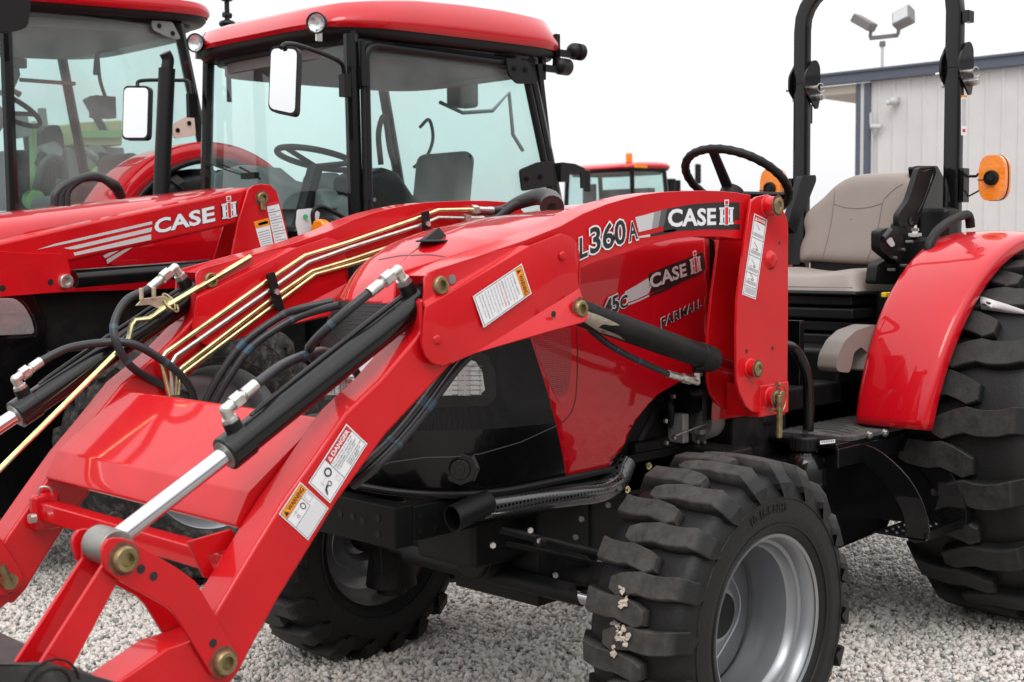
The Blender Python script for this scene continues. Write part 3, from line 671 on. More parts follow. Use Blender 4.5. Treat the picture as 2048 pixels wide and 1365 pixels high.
b = MB(); b.box2((.82, -.31, .75), (.90, .31, 1.36)); b.make('firewall', 'plastic', T1, bevel=.02)
b = MB(); b.box2((.86, -.20, 1.28), (1.06, .20, 1.42)); b.make('dashboard', 'plastic', T1, bevel=.03, segs=3)
# ---- steering wheel
sc = U(1473, 363, y=0.0); n_ = Vector((math.sin(R(34)), 0, math.cos(R(34)))); e1 = Vector((0, 1, 0)); e2 = n_.cross(e1).normalized()
b = MB(); rim_pts = []
for i in range(96):
    a = 2*math.pi*i/96; rim_pts.append(sc+(e1*math.cos(a)+e2*math.sin(a))*.188)
b.tube(rim_pts, [.0145+(.0016 if (i % 3 == 0) else 0) for i in range(96)], n=12, smooth=False, closed=True); sw = b.make('steering_wheel', 'plastic', T1, smooth=60)
hubp = sc-n_*.055
b = MB()
for a in (90, 215, 325):
    v = e1*math.cos(R(a))+e2*math.sin(R(a)); s2 = n_.cross(v)*.020; p0, p1 = hubp+v*.03, sc+v*.182
    b.prism([p0-s2, p1-s2*.8, p1+s2*.8, p0+s2], n_*.012)
b.cyl(hubp-n_*.03, hubp+n_*.02, .045, .04); b.make('spoke', 'plastic', sw, bevel=.003)
b = MB(); b.cyl(hubp-n_*.02, Vector((.93, 0, 1.28)), .03); b.make('steering_column', 'plastic', T1)
# ---- chassis, axle, engine
b = MB(); b.box2((-.66, -.215, .60), (-.60, .215, .705)); b.box2((-.60, -.215, .61), (.55, -.195, .70)); b.box2((-.60, .195, .61), (.55, .215, .70)); b.box2((-.3, -.19, .62), (.5, .19, .68))
b.box2((.10, -.215, .60), (1.0, -.19, .72))
fr = b.make('chassis_frame', 'blackm', T1, bevel=.004)
b = MB()
for yy, zz in ((-.15, .67), (-.15, .63), (-.09, .655), (-.05, .66), (0, .66), (.06, .66)): b.cyl((-.6615, yy, zz), (-.658, yy, zz), .009, n=16)
for xx in (-.58, -.53): 
    for zz in (.635, .672): b.cyl((xx, -.2165, zz), (xx, -.212, zz), .007, n=16)
make_each(b, 'bolt_hole', 'plastic', fr, smooth=0)
b = MB()
for a, c_ in ((1252, 979), (1295, 932), (1168, 986), (1186, 985), (970, 1016)):
    p = U(a, c_, y=-.26 if a < 1200 else -.222); b.cyl(p, p+Vector((0, -.006, 0)), .011, n=20); b.cyl(p+Vector((0, -.006, 0)), p+Vector((0, -.012, 0)), .007, n=6)
make_each(b, 'bolt', 'yzinc', fr)
b = MB(); b.cyl((0, -.60, .40), (0, .60, .40), .048); b.cyl((0, -.42, .40), (0, -.20, .40), .062); b.cyl((0, .20, .40), (0, .42, .40), .062); b.box2((-.10, -.17, .33), (.12, .17, .60)); b.cyl((-.19, 0, .47), (.25, 0, .47), .075); b.cyl((-.205, 0, .47), (-.19, 0, .47), .068); b.cyl((-.212, 0, .47), (-.2, 0, .47), .02)
b.cyl((-.12, -.36, .40), (-.12, .36, .40), .028)
for sg in (-1, 1):
    b.cyl((0, sg*.60, .30), (0, sg*.60, .56), .055); b.cyl((0, sg*.60, .40), (0, sg*.72, .39), .06); b.cyl((0, sg*.60, .56), (0, sg*.60, .60), .035); b.box2((-.07, sg*.60-.045, .36), (.07, sg*.60+.045, .45)); b.cyl((0, sg*.58, .24), (0, sg*.58, .36), .085, .07); b.cyl((0, sg*.58, .215), (0, sg*.58, .245), .05); b.cyl((0, sg*.58, .44), (0, sg*.58, .52), .075, .055); b.box2((-.10, sg*.53-.02, .30), (-.04, sg*.53+.02, .42)); b.cyl((-.11, sg*.57, .43), (-.02, sg*.60, .43), .022)
    b.cyl((-.115, sg*.36, .40), (-.12, sg*.58, .42), .014)
b.make('front_axle', 'blackd', T1, bevel=.005)
b = MB(); b.box2((.12, -.17, .44), (1.0, .17, .63)); b.cyl((.10, 0, .50), (.5, 0, .50), .13, n=32); b.box2((-.30, -.12, .46), (.0, .12, .62)); b.cyl((.2, -.10, .42), (1.0, -.10, .42), .03); b.make('oil_pan', 'blackd', T1, bevel=.02)
b = MB(); b.cyl(U(1000, 1058, y=-.20), U(1195, 1108, y=-.33), .012); b.cyl(U(1010, 1085, y=-.16), U(1180, 1125, y=-.3), .009); b.cyl(U(1075, 1082, y=-.3), U(1085, 1084, y=-.3), .014); make_each(b, 'link_rod', 'blackd', T1)
b = MB(); b.cyl((-.02, -.47, .43), (-.02, -.47, .475), .02, n=6); b.cyl((-.115, -.56, .40), (-.115, -.56, .48), .022, n=20); b.cyl((-.115, -.56, .47), (-.115, -.56, .50), .012, n=6); b.box((-.06, -.52, .455), (.14, .05, .018)); b.make('tie_rod_end', 'black', T1, bevel=.003)
b = MB(); b.cyl((-.125, -.50, .405), (-.12, -.33, .402), .026); b.make('steering_rod', 'chrome', T1)
# tail pipe with perforated heat guard
p0, p1 = U(905, 1038, y=-.30), U(958, 1012, y=-.27)
b = MB(); d_ = (p1-p0).normalized(); ax = [(0, .030), (.001, .033), (.095, .033)]
q = d_.to_track_quat('Z', 'Y').to_matrix(); G = []
for i in range(33):
    a = 2*math.pi*i/32; v = q @ Vector((math.cos(a), math.sin(a), 0)); G.append([p0+v*.030-d_*.0+d_*(.012*math.cos(a)), p0+v*.033+d_*(.012*math.cos(a)), p1+v*.033+d_*.03]); G[-1].insert(0, p0+v*.030+d_*.09)
b.grid(G); b.make('tail_pipe', 'steel2' if 'steel2' in M else 'plastic', T1, smooth=50)
path = [U(958, 1016, y=-.25), U(1050, 1002, y=-.25), U(1140, 990, y=-.25), U(1200, 982, y=-.25), U(1232, 962, y=-.24), U(1250, 925, y=-.23)]
M['heatguard'] = perf('perforated_black_guard', (.045, .045, .047), 70, .33, (.0004, .0004, .0004), .14, .8)
b = MB(); b.tube(path, .034, n=20, res=8); b.make('exhaust_guard', 'heatguard', T1, smooth=60)
b = MB(); b.tube([U(715, 972, y=-.05), U(800, 985, y=-.14), U(900, 990, y=-.23), U(1000, 984, y=-.27), U(1100, 965, y=-.27), U(1225, 938, y=-.27)], .010, n=10, res=8); b.make('bumper_trim', 'plastic', hood_parts['front_bumper'])
p = HS.hit(921, 938); b = MB(); nn = Vector((-.75, -.65, 0)).normalized(); b.cyl(p-nn*.006, p+nn*.007, .050, .042, n=8); b.cyl(p+nn*.004, p+nn*.020, .028, .025, n=32); b.cyl(p+nn*.018, p+nn*.026, .013, n=24)
b.make('bumper_plug', 'gplastic', hood_parts['front_bumper'], bevel=.002)
# engine block and its fittings behind the hood side
b = MB(); b.box2((.0, -.17, .66), (.80, .17, 1.15)); b.cyl((.62, -.10, .86), (.62, -.22, .86), .06); b.box2((.66, -.30, .55), (1.9, .30, .80)); b.box2((.3, -.2, .5), (1.0, .2, .75)); b.box2((.9, -.25, .35), (2.1, .25, .75))
b.box2((.95, -.30, .72), (1.9, .30, .86)); b.make('engine_block', 'blackd', T1, bevel=.012)
b = MB(); c0 = U(1395, 830, y=-.22)
b.cyl(c0+Vector((.0, .01, -.02)), c0+Vector((.09, .01, -.02)), .068, .060, n=40); b.cyl(c0+Vector((.05, -.02, .055)), c0+Vector((.10, -.02, .055)), .030, n=28); b.box(c0+Vector((.03, -.02, -.05)), (.12, .03, .018))
b.box(c0+Vector((-.10, 0, -.03)), (.03, .06, .09)); b.make('starter_motor', 'alloy', T1, bevel=.004)
b = MB(); b.cyl(c0+Vector((-.06, .01, .045)), c0+Vector((.05, .01, .045)), .040, n=32); b.tube([U(1335, 790, y=-.2), U(1340, 815, y=-.22), U(1338, 850, y=-.2)], .014); b.tube([U(1268, 905, y=-.16), U(1292, 850, y=-.16), U(1325, 805, y=-.16), U(1400, 785, y=-.16)], .020, res=6)
b.make('engine_hose', 'plastic', T1)
b = MB(); b.cyl(c0+Vector((-.16, -.035, -.045)), c0+Vector((-.0, -.035, -.025)), .003); 
for a, c_ in ((1328, 842), (1345, 875), (1330, 886), (1392, 884), (1405, 885), (1344, 793)): p = U(a, c_, y=-.235); b.cyl(p, p+Vector((0, -.01, 0)), .007, n=6)
make_each(b, 'bolt', 'zinc', T1)
b = MB()
for a, c_ in ((1162, 1038), (1150, 1074), (1078, 1081), (1238, 975), (1215, 1010), (985, 1090), (1060, 1060), (1110, 1150)):
    p = U(a, c_, y=-.30); b.cyl(p, p+Vector((-.006, -.008, 0)), .008, n=6)
make_each(b, 'bolt', 'zinc', T1)
# ---- tank, deck, step
b = MB(); P_ = [(.80, .42), (.80, .66), (1.35, .66), (1.38, .62), (1.36, .36), (.86, .34)]
b.prism(rnd([(x, -.27, z) for x, z in P_], .05), (0, -.20, 0)); tank = b.make('fuel_tank', 'gplastic', T1, bevel=.035, segs=4)
c0 = U(1610, 905, y=-.43); b = MB(); b.lathe([(-.10, .075), (-.045, .070), (-.020, .060), (-.006, .046), (.0, .038), (.012, .036)], c0, 'z', 32); b.make('filler_neck', 'gplastic', tank, smooth=60)
b = MB(); b.lathe([(0, 0.043)]+[(.002, .046), (.040, .046), (.046, .040), (.046, 0)], c0+Vector((0, 0, .008)), 'z', 40); b.box(c0+Vector((0, 0, .057)), (.078, .014, .018), Matrix.Rotation(.5, 3, 'Z'))
for i in range(20):
    a = 2*math.pi*i/20; b.box(c0+Vector((.046*math.cos(a), .046*math.sin(a), .028)), (.004, .004, .036), Matrix.Rotation(a, 3, 'Z'))
b.make('fuel_cap', 'plastic', tank, bevel=.0015)
b = MB(); b.box2((.86, -.55, .700), (1.42, -.20, .716)); b.box2((.86, -.555, .64), (1.42, -.54, .702)); b.box2((.86, -.20, .66), (2.0, .55, .716)); deck = b.make('floor_deck', 'black', T1, bevel=.004)
q_ = [(.93, -.555), (1.30, -.555), (1.36, -.50), (1.40, -.30), (1.42, .10), (.93, .10), (.90, -.30)]
M['matr'] = mat('dusty_floor_mat', (.045, .043, .042), .7, var=.25, vscale=7, dust=.55, bump=.2, bscale=120)
b = MB(); b.prism(rnd([(x, y, .717) for x, y in q_], .03), (0, 0, .012))
for i in range(9):
    x = .97+i*.045; b.tube([(x, -.52+.01*i, .729), (x+.03, -.42, .729), (x+.02, -.30, .729), (x-.02, -.18, .729)], .0035, n=6)
b.prism([(1.28, -.55, .729), (1.34, -.55, .729), (1.40, -.46, .729), (1.40, -.40, .729), (1.36, -.46, .729)], (0, 0, .05)); b.make('floor_mat', 'matr', deck, smooth=30)
b = MB()
for a, c_ in ((1737, 870), (1768, 866)): p = U(a, c_, y=-.556); b.cyl(p, p+Vector((0, -.007, 0)), .013, n=20); b.cyl(p+Vector((0, -.006, 0)), p+Vector((0, -.013, 0)), .008, n=6)
make_each(b, 'bolt', 'zinc', deck)
d = Decal(Flat(y=-.5555), .0006); q = [(1640, 889.5), (1670, 886), (1670, 879), (1640, 882)]; d.quad(q, 'white'); d.up()
for i in range(22):
    if (i*7) % 3: d.quad(q, 'dblack', (.05+i*.041, .3, .05+i*.041+.02, .95))
d.done('barcode_sticker', deck)
b = MB()
for x0 in (1.00, 1.26):                              # curved side plates of the step
    O = [(x0, -.555, .70), (x0, -.63, .68), (x0, -.72, .61), (x0, -.775, .52), (x0, -.785, .43), (x0, -.72, .415), (x0, -.70, .50), (x0, -.64, .58), (x0, -.57, .64), (x0, -.54, .66)]
    b.prism(catmull([Vector(p) for p in O], 3, True), (.006 if x0 < 1.1 else .045, 0, 0))
step = make_each(b, 'step_hanger', 'black', T1, bevel=.0015)[0]
b = MB(); b.box2((1.0, -.775, .420), (1.266, -.60, .426)); b.box2((1.0, -.779, .420), (1.266, -.773, .447))
for i in range(6):
    for j in range(3): b.lathe([(.006, .010), (.010, .007), (.006, .006)], (1.03+i*.04, -.63-.035*j, .42), 'z', 10)
b.make('step_tread', 'black', step, bevel=.001)
b = MB(); b.prism([(1.268, -.56, .69), (1.268, -.62, .665), (1.268, -.69, .60), (1.268, -.735, .51), (1.268, -.742, .43), (1.268, -.70, .41), (1.268, -.35, .40), (1.268, -.35, .69)], (.006, 0, 0)); b.make('step_bracket', 'black', T1, bevel=.003)
# guard tube in front of the tank, pedals
b = MB(); b.tube([U(1560, 690, y=-.36), U(1590, 700, y=-.37), U(1612, 745, y=-.38), U(1617, 800, y=-.38), U(1616, 880, y=-.38)], .018, n=14, res=8); b.make('guard_tube', 'black', T1, smooth=60)
b = MB(); b.box2((.92, -.10, 1.0), (.96, .10, 1.05)); p = U(1592, 700, y=-.25); b.box2((p.x-.01, -.27, .80), (p.x+.02, -.22, p.z+.10)); p = U(1722, 770, y=-.25)
make_each(b, 'bracket', 'black', T1, bevel=.003)
for a, c_, e_ in ((1678, 768, 810), (1722, 742, 812)):
    p = U(a, c_, y=-.16); q = U(a, e_, y=-.16); b = MB(); b.cyl(p, (p.x, p.y, .72), .010); b.cyl(p, p+Vector((0, 0, .010)), .026, n=24); b.make('pedal', 'plastic', T1)
b = MB(); p = U(1716, 736, y=-.17); b.box(p, (.05, .03, .014)); b.make('lever_cap', 'yellow', T1, bevel=.003)
# transmission hump and levers housing under the seat
b = MB(); b.box2((1.30, -.30, .72), (1.95, .30, .97)); b.make('seat_platform', 'plastic', T1, bevel=.02)
b = MB()
for i in range(4): b.box2((1.50+.015*(i % 2), -.24+.012*(i % 2), .965+i*.048), (1.93, .24-.012*(i % 2), 1.006+i*.048))
b.box2((1.49, -.255, 1.148), (1.95, .255, 1.166)); b.make('seat_suspension', 'plastic', T1, bevel=.012, segs=3)
b = MB(); O = [(1672, 737), (1675, 712), (1690, 682), (1712, 662), (1745, 650), (1772, 651), (1765, 700), (1750, 745), (1728, 742), (1735, 705), (1722, 694), (1708, 706), (1702, 738), (1698, 746), (1678, 744)]
b.prism(rnd([U(a, c_, y=-.435) for a, c_ in O], .012, 3), (0, .07, 0)); b.make('lever_console', 'taupe', T1, bevel=.010, segs=3)
b = MB(); b.box2((1.62, -.425, .74), (2.30, -.26, 1.16)); b.box2((1.78, -.42, 1.16), (2.40, -.27, 1.36)); b.box2((1.95, -.38, 1.30), (2.06, -.26, 1.47)); b.make('side_panel', 'plastic', T1, bevel=.02)
b = MB(); p = U(1775, 590, y=-.36); b.box(p+Vector((.0, 0, 0)), (.06, .02, .018)); b.make('lever_handle', 'yellow', T1, bevel=.004)
b = MB(); b.cyl(U(1775, 592, y=-.36), U(1800, 600, y=-.36), .006); b.cyl(U(1680, 700, y=-.2), U(1765, 650, y=-.3), .012); make_each(b, 'lever', 'plastic', T1)
# ---- seat
SX = 1.70
def pillow(cx, cy, cz, prof, th, m, name, parent, tilt=0):
    pass
b = MB(); G = []
for i in range(21):                                  # cushion: x from front to back
    u_ = i/20; x = 1.50+.44*u_; row = []
    for j in range(25):
        v = -1+2*j/24; e = (1-abs(2*u_-1)**6)*(1-abs(v)**7); edge = max(0, e)**.5
        dish = .030*abs(v)**2.2+.012*(1-u_)**2*0-.010*(1-v*v)
        row.append((x, v*.25, 1.165+edge*(.075+dish)))
    G.append(row)
b.grid(G); b.box2((1.505, -.235, 1.165), (1.935, .235, 1.180)); b.make('seat', 'seat', T1, smooth=70)
# backrest: outline traced on the plane of the back, thickness built behind it
bx = 1.93
bo = [(1604, 525), (1602, 495), (1609, 470), (1604, 445), (1612, 422), (1640, 395), (1668, 366), (1700, 350), (1740, 346), (1795, 344), (1815, 350), (1826, 372), (1822, 410), (1808, 450), (1795, 490), (1775, 520), (1755, 530), (1680, 527), (1625, 524)]
O = [U(a, c_, x=bx) for a, c_ in bo]; ctr = sum(O, Vector())/len(O); O = catmull(O, 4, True); b = MB(); rings = []
for sx_, dx in ((1.0, .05), (1.0, .0), (.985, -.022), (.955, -.036), (.90, -.045), (.80, -.050), (.66, -.051), (.5, -.051), (.3, -.051), (.12, -.051), (.01, -.051)):
    ring = []
    for p in O:
        q = ctr+(p-ctr)*sx_; ring.append(Vector((bx+dx+(q.z-1.22)*.16, q.y, q.z)))
    ring.append(ring[0].copy()); rings.append(ring)
b.grid(rings); back = b.make('backrest', 'seat', T1, smooth=70)
b = MB(); b.box2((1.93, -.20, 1.05), (1.99, .20, 1.33)); b.make('back_bracket', 'plastic', T1, bevel=.01)
b = MB(); b.prism([Vector((bx+.052+(p.z-1.22)*.16, p.y, p.z)) for p in [ctr+(q-ctr)*.97 for q in O]], (.02, 0, 0)); b.make('back_shell', 'plastic', back, bevel=.005)
bpy.context.view_layer.update(); BS = Surf(mesh_bvh(back))
M['seam'] = mat('seat_seam_thread', (.22, .18, .155), .8)  # seam thread a little darker than the vinyl
def seam(pts):
    b = MB(); P = catmull([Vector((a, c_, 0)) for a, c_ in pts], 6); b.tube([BS.off(BS.hit(p.x, p.y), -.0002) for p in P], .0022, n=6, smooth=False); b.make('seam', 'seam', back)
seam([(1665, 366), (1669, 380), (1668, 400), (1663, 440), (1655, 480), (1643, 524)]); seam([(1668, 408), (1690, 415), (1720, 417), (1745, 413), (1765, 407)]); seam([(1806, 368), (1790, 378), (1775, 392), (1765, 407), (1757, 450), (1745, 490), (1735, 518)])
# armrests and belt
def arm(pts, y, dy, m='plastic', name='armrest'):
    b = MB(); b.prism(rnd([U(a, c_, y=y) for a, c_ in pts], .015), (0, dy, 0)); return b.make(name, m, T1, bevel=.012, segs=3)
arm([(1838, 336), (1870, 334), (1873, 345), (1852, 400), (1835, 450), (1822, 455), (1797, 452), (1797, 430), (1818, 400)], -.30, .022)
arm([(1605, 352), (1632, 350), (1633, 362), (1612, 415), (1600, 440), (1592, 470), (1575, 450), (1590, 400)], .26, .03)
b = MB(); q0 = U(1822, 442, y=-.302); b.lathe([(0, .016), (-.002, .016), (-.002, .012), (-.0005, .011), (-.0005, 0)], q0, 'y', 24); b.tube([U(a, c_, y=-.303) for a, c_ in ((1842, 345), (1866, 343), (1850, 395), (1836, 425))], .0016, n=6, res=6); make_each(b, 'armrest_trim', 'gplastic', T1, smooth=40)
arm([(1825, 334), (1835, 332), (1875, 332), (1896, 372), (1896, 500), (1862, 500), (1846, 470)], -.24, .02, 'gplastic', 'seat_side_shield')
arm([(1576, 440), (1602, 440), (1603, 515), (1600, 530), (1577, 530)], .29, .03, 'plastic', 'armrest_mount')
arm([(1797, 445), (1815, 455), (1818, 520), (1806, 540), (1790, 520)], -.295, .03, 'plastic', 'armrest_mount')
arm([(1755, 530), (1780, 516), (1812, 535), (1812, 560), (1795, 570), (1750, 568)], -.30, .04, 'plastic', 'belt_anchor')
arm([(1760, 462), (1780, 455), (1805, 472), (1812, 500), (1800, 530), (1785, 520), (1760, 500)], -.335, .035, 'plastic', 'belt_retractor')
arm([(1772, 482), (1783, 474), (1787, 482), (1791, 490), (1783, 496)], -.340, .0035, 'silver', 'belt_buckle')
b = MB(); b.cyl(U(1765, 478, y=-.338), U(1780, 461, y=-.338), .012); make_each(b, 'belt_strap', 'hose', T1)
b = MB()
for a, c_ in ((1806, 500), (1790, 516), (1811, 532), (1786, 540), (1833, 460), (1822, 484)): p = U(a, c_, y=-.338); b.cyl(p+Vector((0, .02, 0)), p+Vector((0, -.008, 0)), .006, n=6)
make_each(b, 'bolt', 'zinc', T1)
b = MB(); b.box(U(1830, 470, y=-.33), (.05, .03, .012)); b.make('bracket_plate', 'silver', T1, bevel=.002)
# ---- fenders
def fender(sg):
    b = MB(); G = []; a0, a1 = 172, 20
    for i in range(61):
        t = i/60; th = R(a0+(a1-a0)*t); th_deg = a0+(a1-a0)*t
        yo = .688+.05*math.sin(min(1, t*2.2)*math.pi/2); rho = .745-.012*t
        sec = [(-.425, rho-.10), (-.428, rho-.03), (-.437, rho-.010), (-.455, rho), (-.50, rho+.004), (-(yo*.5+.25), rho+.006), (-(yo-.03), rho-.002), (-(yo-.008), rho-.012), (-yo, rho-.030), (-yo, rho-.055)]
        G.append(catmull([Vector((HX+r_*math.cos(th)*1.0, sg*y, .635+r_*math.sin(th))) for y, r_ in sec], 4))
    b.grid(G); o = b.make('rear_fender', 'red', T1, smooth=60); s_ = o.modifiers.new('s', 'SOLIDIFY'); s_.thickness = .005; return o
FL = fender(1); fender(-1)
b = MB(); pts = [U(1856, 522, y=-.47), U(1859, 490, y=-.47), U(1875, 462, y=-.47), U(1905, 440, y=-.47), U(1932, 430, y=-.47), U(1939, 438, y=-.47), U(1941, 455, y=-.47)]
b.tube(pts, .017, n=14, res=8); b.make('grab_handle', 'plastic', T1, smooth=60)
bpy.context.view_layer.update()
# ---- roll-over bar
def rops():
    y0 = .334; pw, pd = .045, .062      # depth along x (side face), width along y (front face)
    r_ = MB()
    def tubebox(pts):
        rings = []
        for i, p in enumerate(pts):
            a = pts[max(0, i-1)]; c_ = pts[min(len(pts)-1, i+1)]; t = (c_-a).normalized(); s2 = Vector((1, 0, 0)); u2 = t.cross(s2).normalized()
            ring = [p+s2*sx*pw/2+u2*sy*pd/2 for sx, sy in ((-1, -1), (-1, 1), (1, 1), (1, -1))]; ring = rnd(ring, .008, 3); rings.append(ring+[ring[0]])
        r_.grid(rings)
    xx = 2.085; zf = 2.005
    P = [Vector((xx, -y0, .8)), Vector((xx, -y0, 2.22))]+[Vector((xx, -y0+.17*(1-math.cos(R(a))), 2.23+.17*math.sin(R(a)))) for a in (15, 30, 45, 60, 75, 90)]
    P += [Vector((xx, y0-.17*(1-math.cos(R(a))), 2.23+.17*math.sin(R(a)))) for a in (90, 75, 60, 45, 30, 15)]+[Vector((xx, y0, 2.22)), Vector((xx, y0, .8))]
    tubebox(P)
    o = r_.make('roll_bar', 'black', T1, smooth=40); return o, xx, zf, y0
RB, rx, rz, ry = rops()
for sg in (-1, 1):
    yo = sg*ry
    for side in (-1, 1):
        yy = yo+side*.037
        b = MB(); O = [(rx-.045, rz-.03), (rx-.045, rz+.03), (rx+.01, rz+.095), (rx+.05, rz+.10), (rx+.075, rz+.075), (rx+.078, rz-.05), (rx+.062, rz-.10), (rx+.045, rz-.105)]
        b.prism(rnd([(x, yy-.004, z) for x, z in O], .02), (0, .008, 0)); b.make('fold_plate', 'black', RB, bevel=.0015)
    b = MB(); b.box2((rx+.03, yo-.006, rz-.16), (rx+.075, yo+.006, rz-.08)); b.box2((rx-.0255, yo-.0325, rz-.002), (rx+.0255, yo+.0325, rz+.002)); b.make('fold_lug', 'plastic', RB, bevel=.002)
    b = MB(); b.cyl((rx-.005, yo-.072, rz-.02), (rx-.005, yo+.072, rz-.02), .008, n=16); b.cyl((rx+.050, yo-.074, rz-.055), (rx+.050, yo+.074, rz-.055), .011, n=6); b.cyl((rx+.050, yo-.062, rz-.055), (rx+.050, yo+.062, rz-.055), .015, n=20)
    b.tube([Vector((rx-.005, yo-.070, rz-.02))+Vector((.028*math.cos(a)+.03, -.004, .018*math.sin(a))) for a in np.linspace(0, 5.9, 14)], .0016, n=6); b.make('fold_pin', 'zinc', RB)
d = Decal(Flat(y=-ry-.0312), .0008); q = [(1921.5, 271), (1933.5, 271), (1933.5, 191), (1921.5, 191)]; d.quad(q, 'white'); d.up(); d.quad(q, 'dorange', (0, .95, 1, 1)); d.quad(q, 'dred', (.25, .08, .75, .16))
for i in range(26): d.quad(q, 'dsil2', (.12, .24+i*.026, .88, .24+i*.026+.009))
d.done('warning_sticker', RB)
b = MB(); b.box2((rx-.02, -ry-.062, 2.17), (rx+.03, -ry-.036, 2.215)); make_each(b, 'bracket', 'black', RB, bevel=.003)
def marker(px_, py_, y, sg, rear):
    c = U(px_, py_, y=y); b = MB(); O = []
    for i in range(40):
        a = 2*math.pi*i/40; O.append(Vector((0, .052*abs(math.cos(a))**.62*(1 if math.cos(a) > 0 else -1), .086*abs(math.sin(a))**.72*(1 if math.sin(a) > 0 else -1))))
    b.prism([c+p for p in O], (.055, 0, 0)); L = b.make('marker_lamp', 'amber', T1, bevel=.012, segs=4)
    b = MB(); b.prism([c+Vector((.026, 0, 0))+p*1.015 for p in O], (.012, 0, 0)); b.make('lamp_housing', 'plastic', L, bevel=.002)
    b = MB(); b.lathe([(-.012, 0), (-.012, .012), (-.008, .014), (-.007, .020), (-.012, .022), (-.010, .028), (.01, .030)], c, 'x', 40); b.box(c+Vector((-.001, .04, -.006)), (.004, .03, .003)); b.make('lamp_hub', 'plastic', L, smooth=40)
    b = MB(); s2 = 1 if sg > 0 else -1
    b.tube([c+Vector((.03, -s2*.03, .02)), c+Vector((.03, -s2*.06, .022)), c+Vector((.03, -s2*.075, .01)), Vector((rx, sg*(ry+.037), c.z+.01))], .006, n=8, smooth=False); b.tube([c+Vector((.03, -s2*.04, -.03)), c+Vector((.03, -s2*.07, -.05)), Vector((rx, sg*(ry+.037), c.z-.08))], .0035, n=8)
    b.box2((rx-.02, min(sg*(ry+.037), sg*(ry+.052)), c.z-.09), (rx+.03, max(sg*(ry+.037), sg*(ry+.052)), c.z+.04)); b.make('lamp_bracket', 'black', L)
marker(1983, 356, -.478, -1, 0); marker(1540, 378, .478, 1, 0)
# ------------------------------------------------------------------ loader of the compact tractor
L1 = thing('front_loader', 'large red front loader with yellow zinc tubes and chrome rods, nearest the camera', 'front loader', (-.4, 0, 0))
YO, YI, YC = -.50, -.41, -.4535; DY = .907
def both(fn):
    a = fn(0); c = fn(DY); return a, c
up_top = [(858, 552), (900, 533), (960, 510), (1049, 481), (1120, 453), (1165, 428), (1212, 409), (1250, 398), (1289, 389), (1325, 384.5), (1362, 382.6), (1400, 381.5), (1434, 382), (1470, 385), (1502, 390.6)]
up_bot = [(1492, 481), (1465, 477), (1439, 474), (1405, 473.5), (1374, 475), (1345, 479), (1313, 486), (1283, 495), (1255, 505), (1190, 525), (1151, 542), (1050, 600), (940, 690)]
lo_out = [(842, 600), (842, 665), (835, 673), (761, 760), (691, 827), (617, 934), (565, 1006), (507, 1100), (432, 1225), (392, 1292), (372, 1330), (405, 1372), (450, 1385), (480, 1345), (511, 1285), (560, 1196), (619, 1100), (676, 1004), (714, 952), (774, 870), (800, 842), (876, 760), (918, 715), (980, 650), (920, 580)]
def arm_mesh(dy):
    b = MB()
    b.prism([U(a, c, y=YO)+Vector((0, dy, 0)) for a, c in up_top+up_bot], (0, YI-YO, 0))
    o = b.make('loader_arm', 'redl', L1, bevel=.010, segs=3)
    b = MB(); b.prism([U(a, c, y=YO+.001)+Vector((0, dy, 0)) for a, c in lo_out], (0, YI-YO-.002, 0))
    o2 = b.make('lower_arm', 'redl', o, bevel=.009, segs=3)
    return o, o2
(armL, armL2), (armR, armR2) = both(arm_mesh)
armR['label'] = 'loader arm on the far side of the hood'
# knee plates, pressed with a crease and a lower flange
def knee(dy, side, parent):
    yb = YO-.003 if side < 0 else YI+.003
    # 2-D points, y offsets (outwards)
    pts = dict(a=(849, 556, 0), b=(856, 545, 0), c=(868, 540, 0), d=(972, 507, 0), z=(1040, 494.5, 0), e=(1050, 492, .012), f=(1112, 468, .012), g=(1132, 474, .012), h=(1145, 486, .012), i=(1151, 509, .012), j=(1153, 560, .012), k=(1155, 577, .004),
               l=(1151, 629, .040), m=(1147, 639, .043), n=(1138, 645, .043), o=(1069, 664, .042), p=(943, 707, .006), q=(900, 724, .012), r=(876, 732, .012), s=(855, 726, .012), t=(842, 712, .012), u=(836, 695, .012), v=(835, 679, .012), w=(839, 640, .012), x=(843, 615, .012), y=(846, 606, .0))
    V = {k_: U(a, c, y=YO-.003)+Vector((0, dy+(0 if side < 0 else (YI-YO+.006)), 0))+Vector((0, side*off, 0)) for k_, (a, c, off) in pts.items()}
    b = MB(); bv = {k_: b.b.verts.new(p) for k_, p in V.items()}
    for poly in ('abcdzy', 'zexy', 'efghijkpqrstuvwx', 'klmnop'): b.b.faces.new([bv[c] for c in poly])
    bmesh.ops.triangulate(b.b, faces=b.b.faces)
    me = b.me(); o = link('knee_plate', me, 'redl', parent, smooth=12)
    s_ = o.modifiers.new('s', 'SOLIDIFY'); s_.thickness = .008; s_.offset = 0; bb = o.modifiers.new('b', 'BEVEL'); bb.width = .0025; bb.segments = 2; bb.limit_method = 'ANGLE'; bb.angle_limit = R(50); return o
knee(0, -1, armL); knee(0, 1, armL); knee(DY, -1, armR); knee(DY, 1, armR)
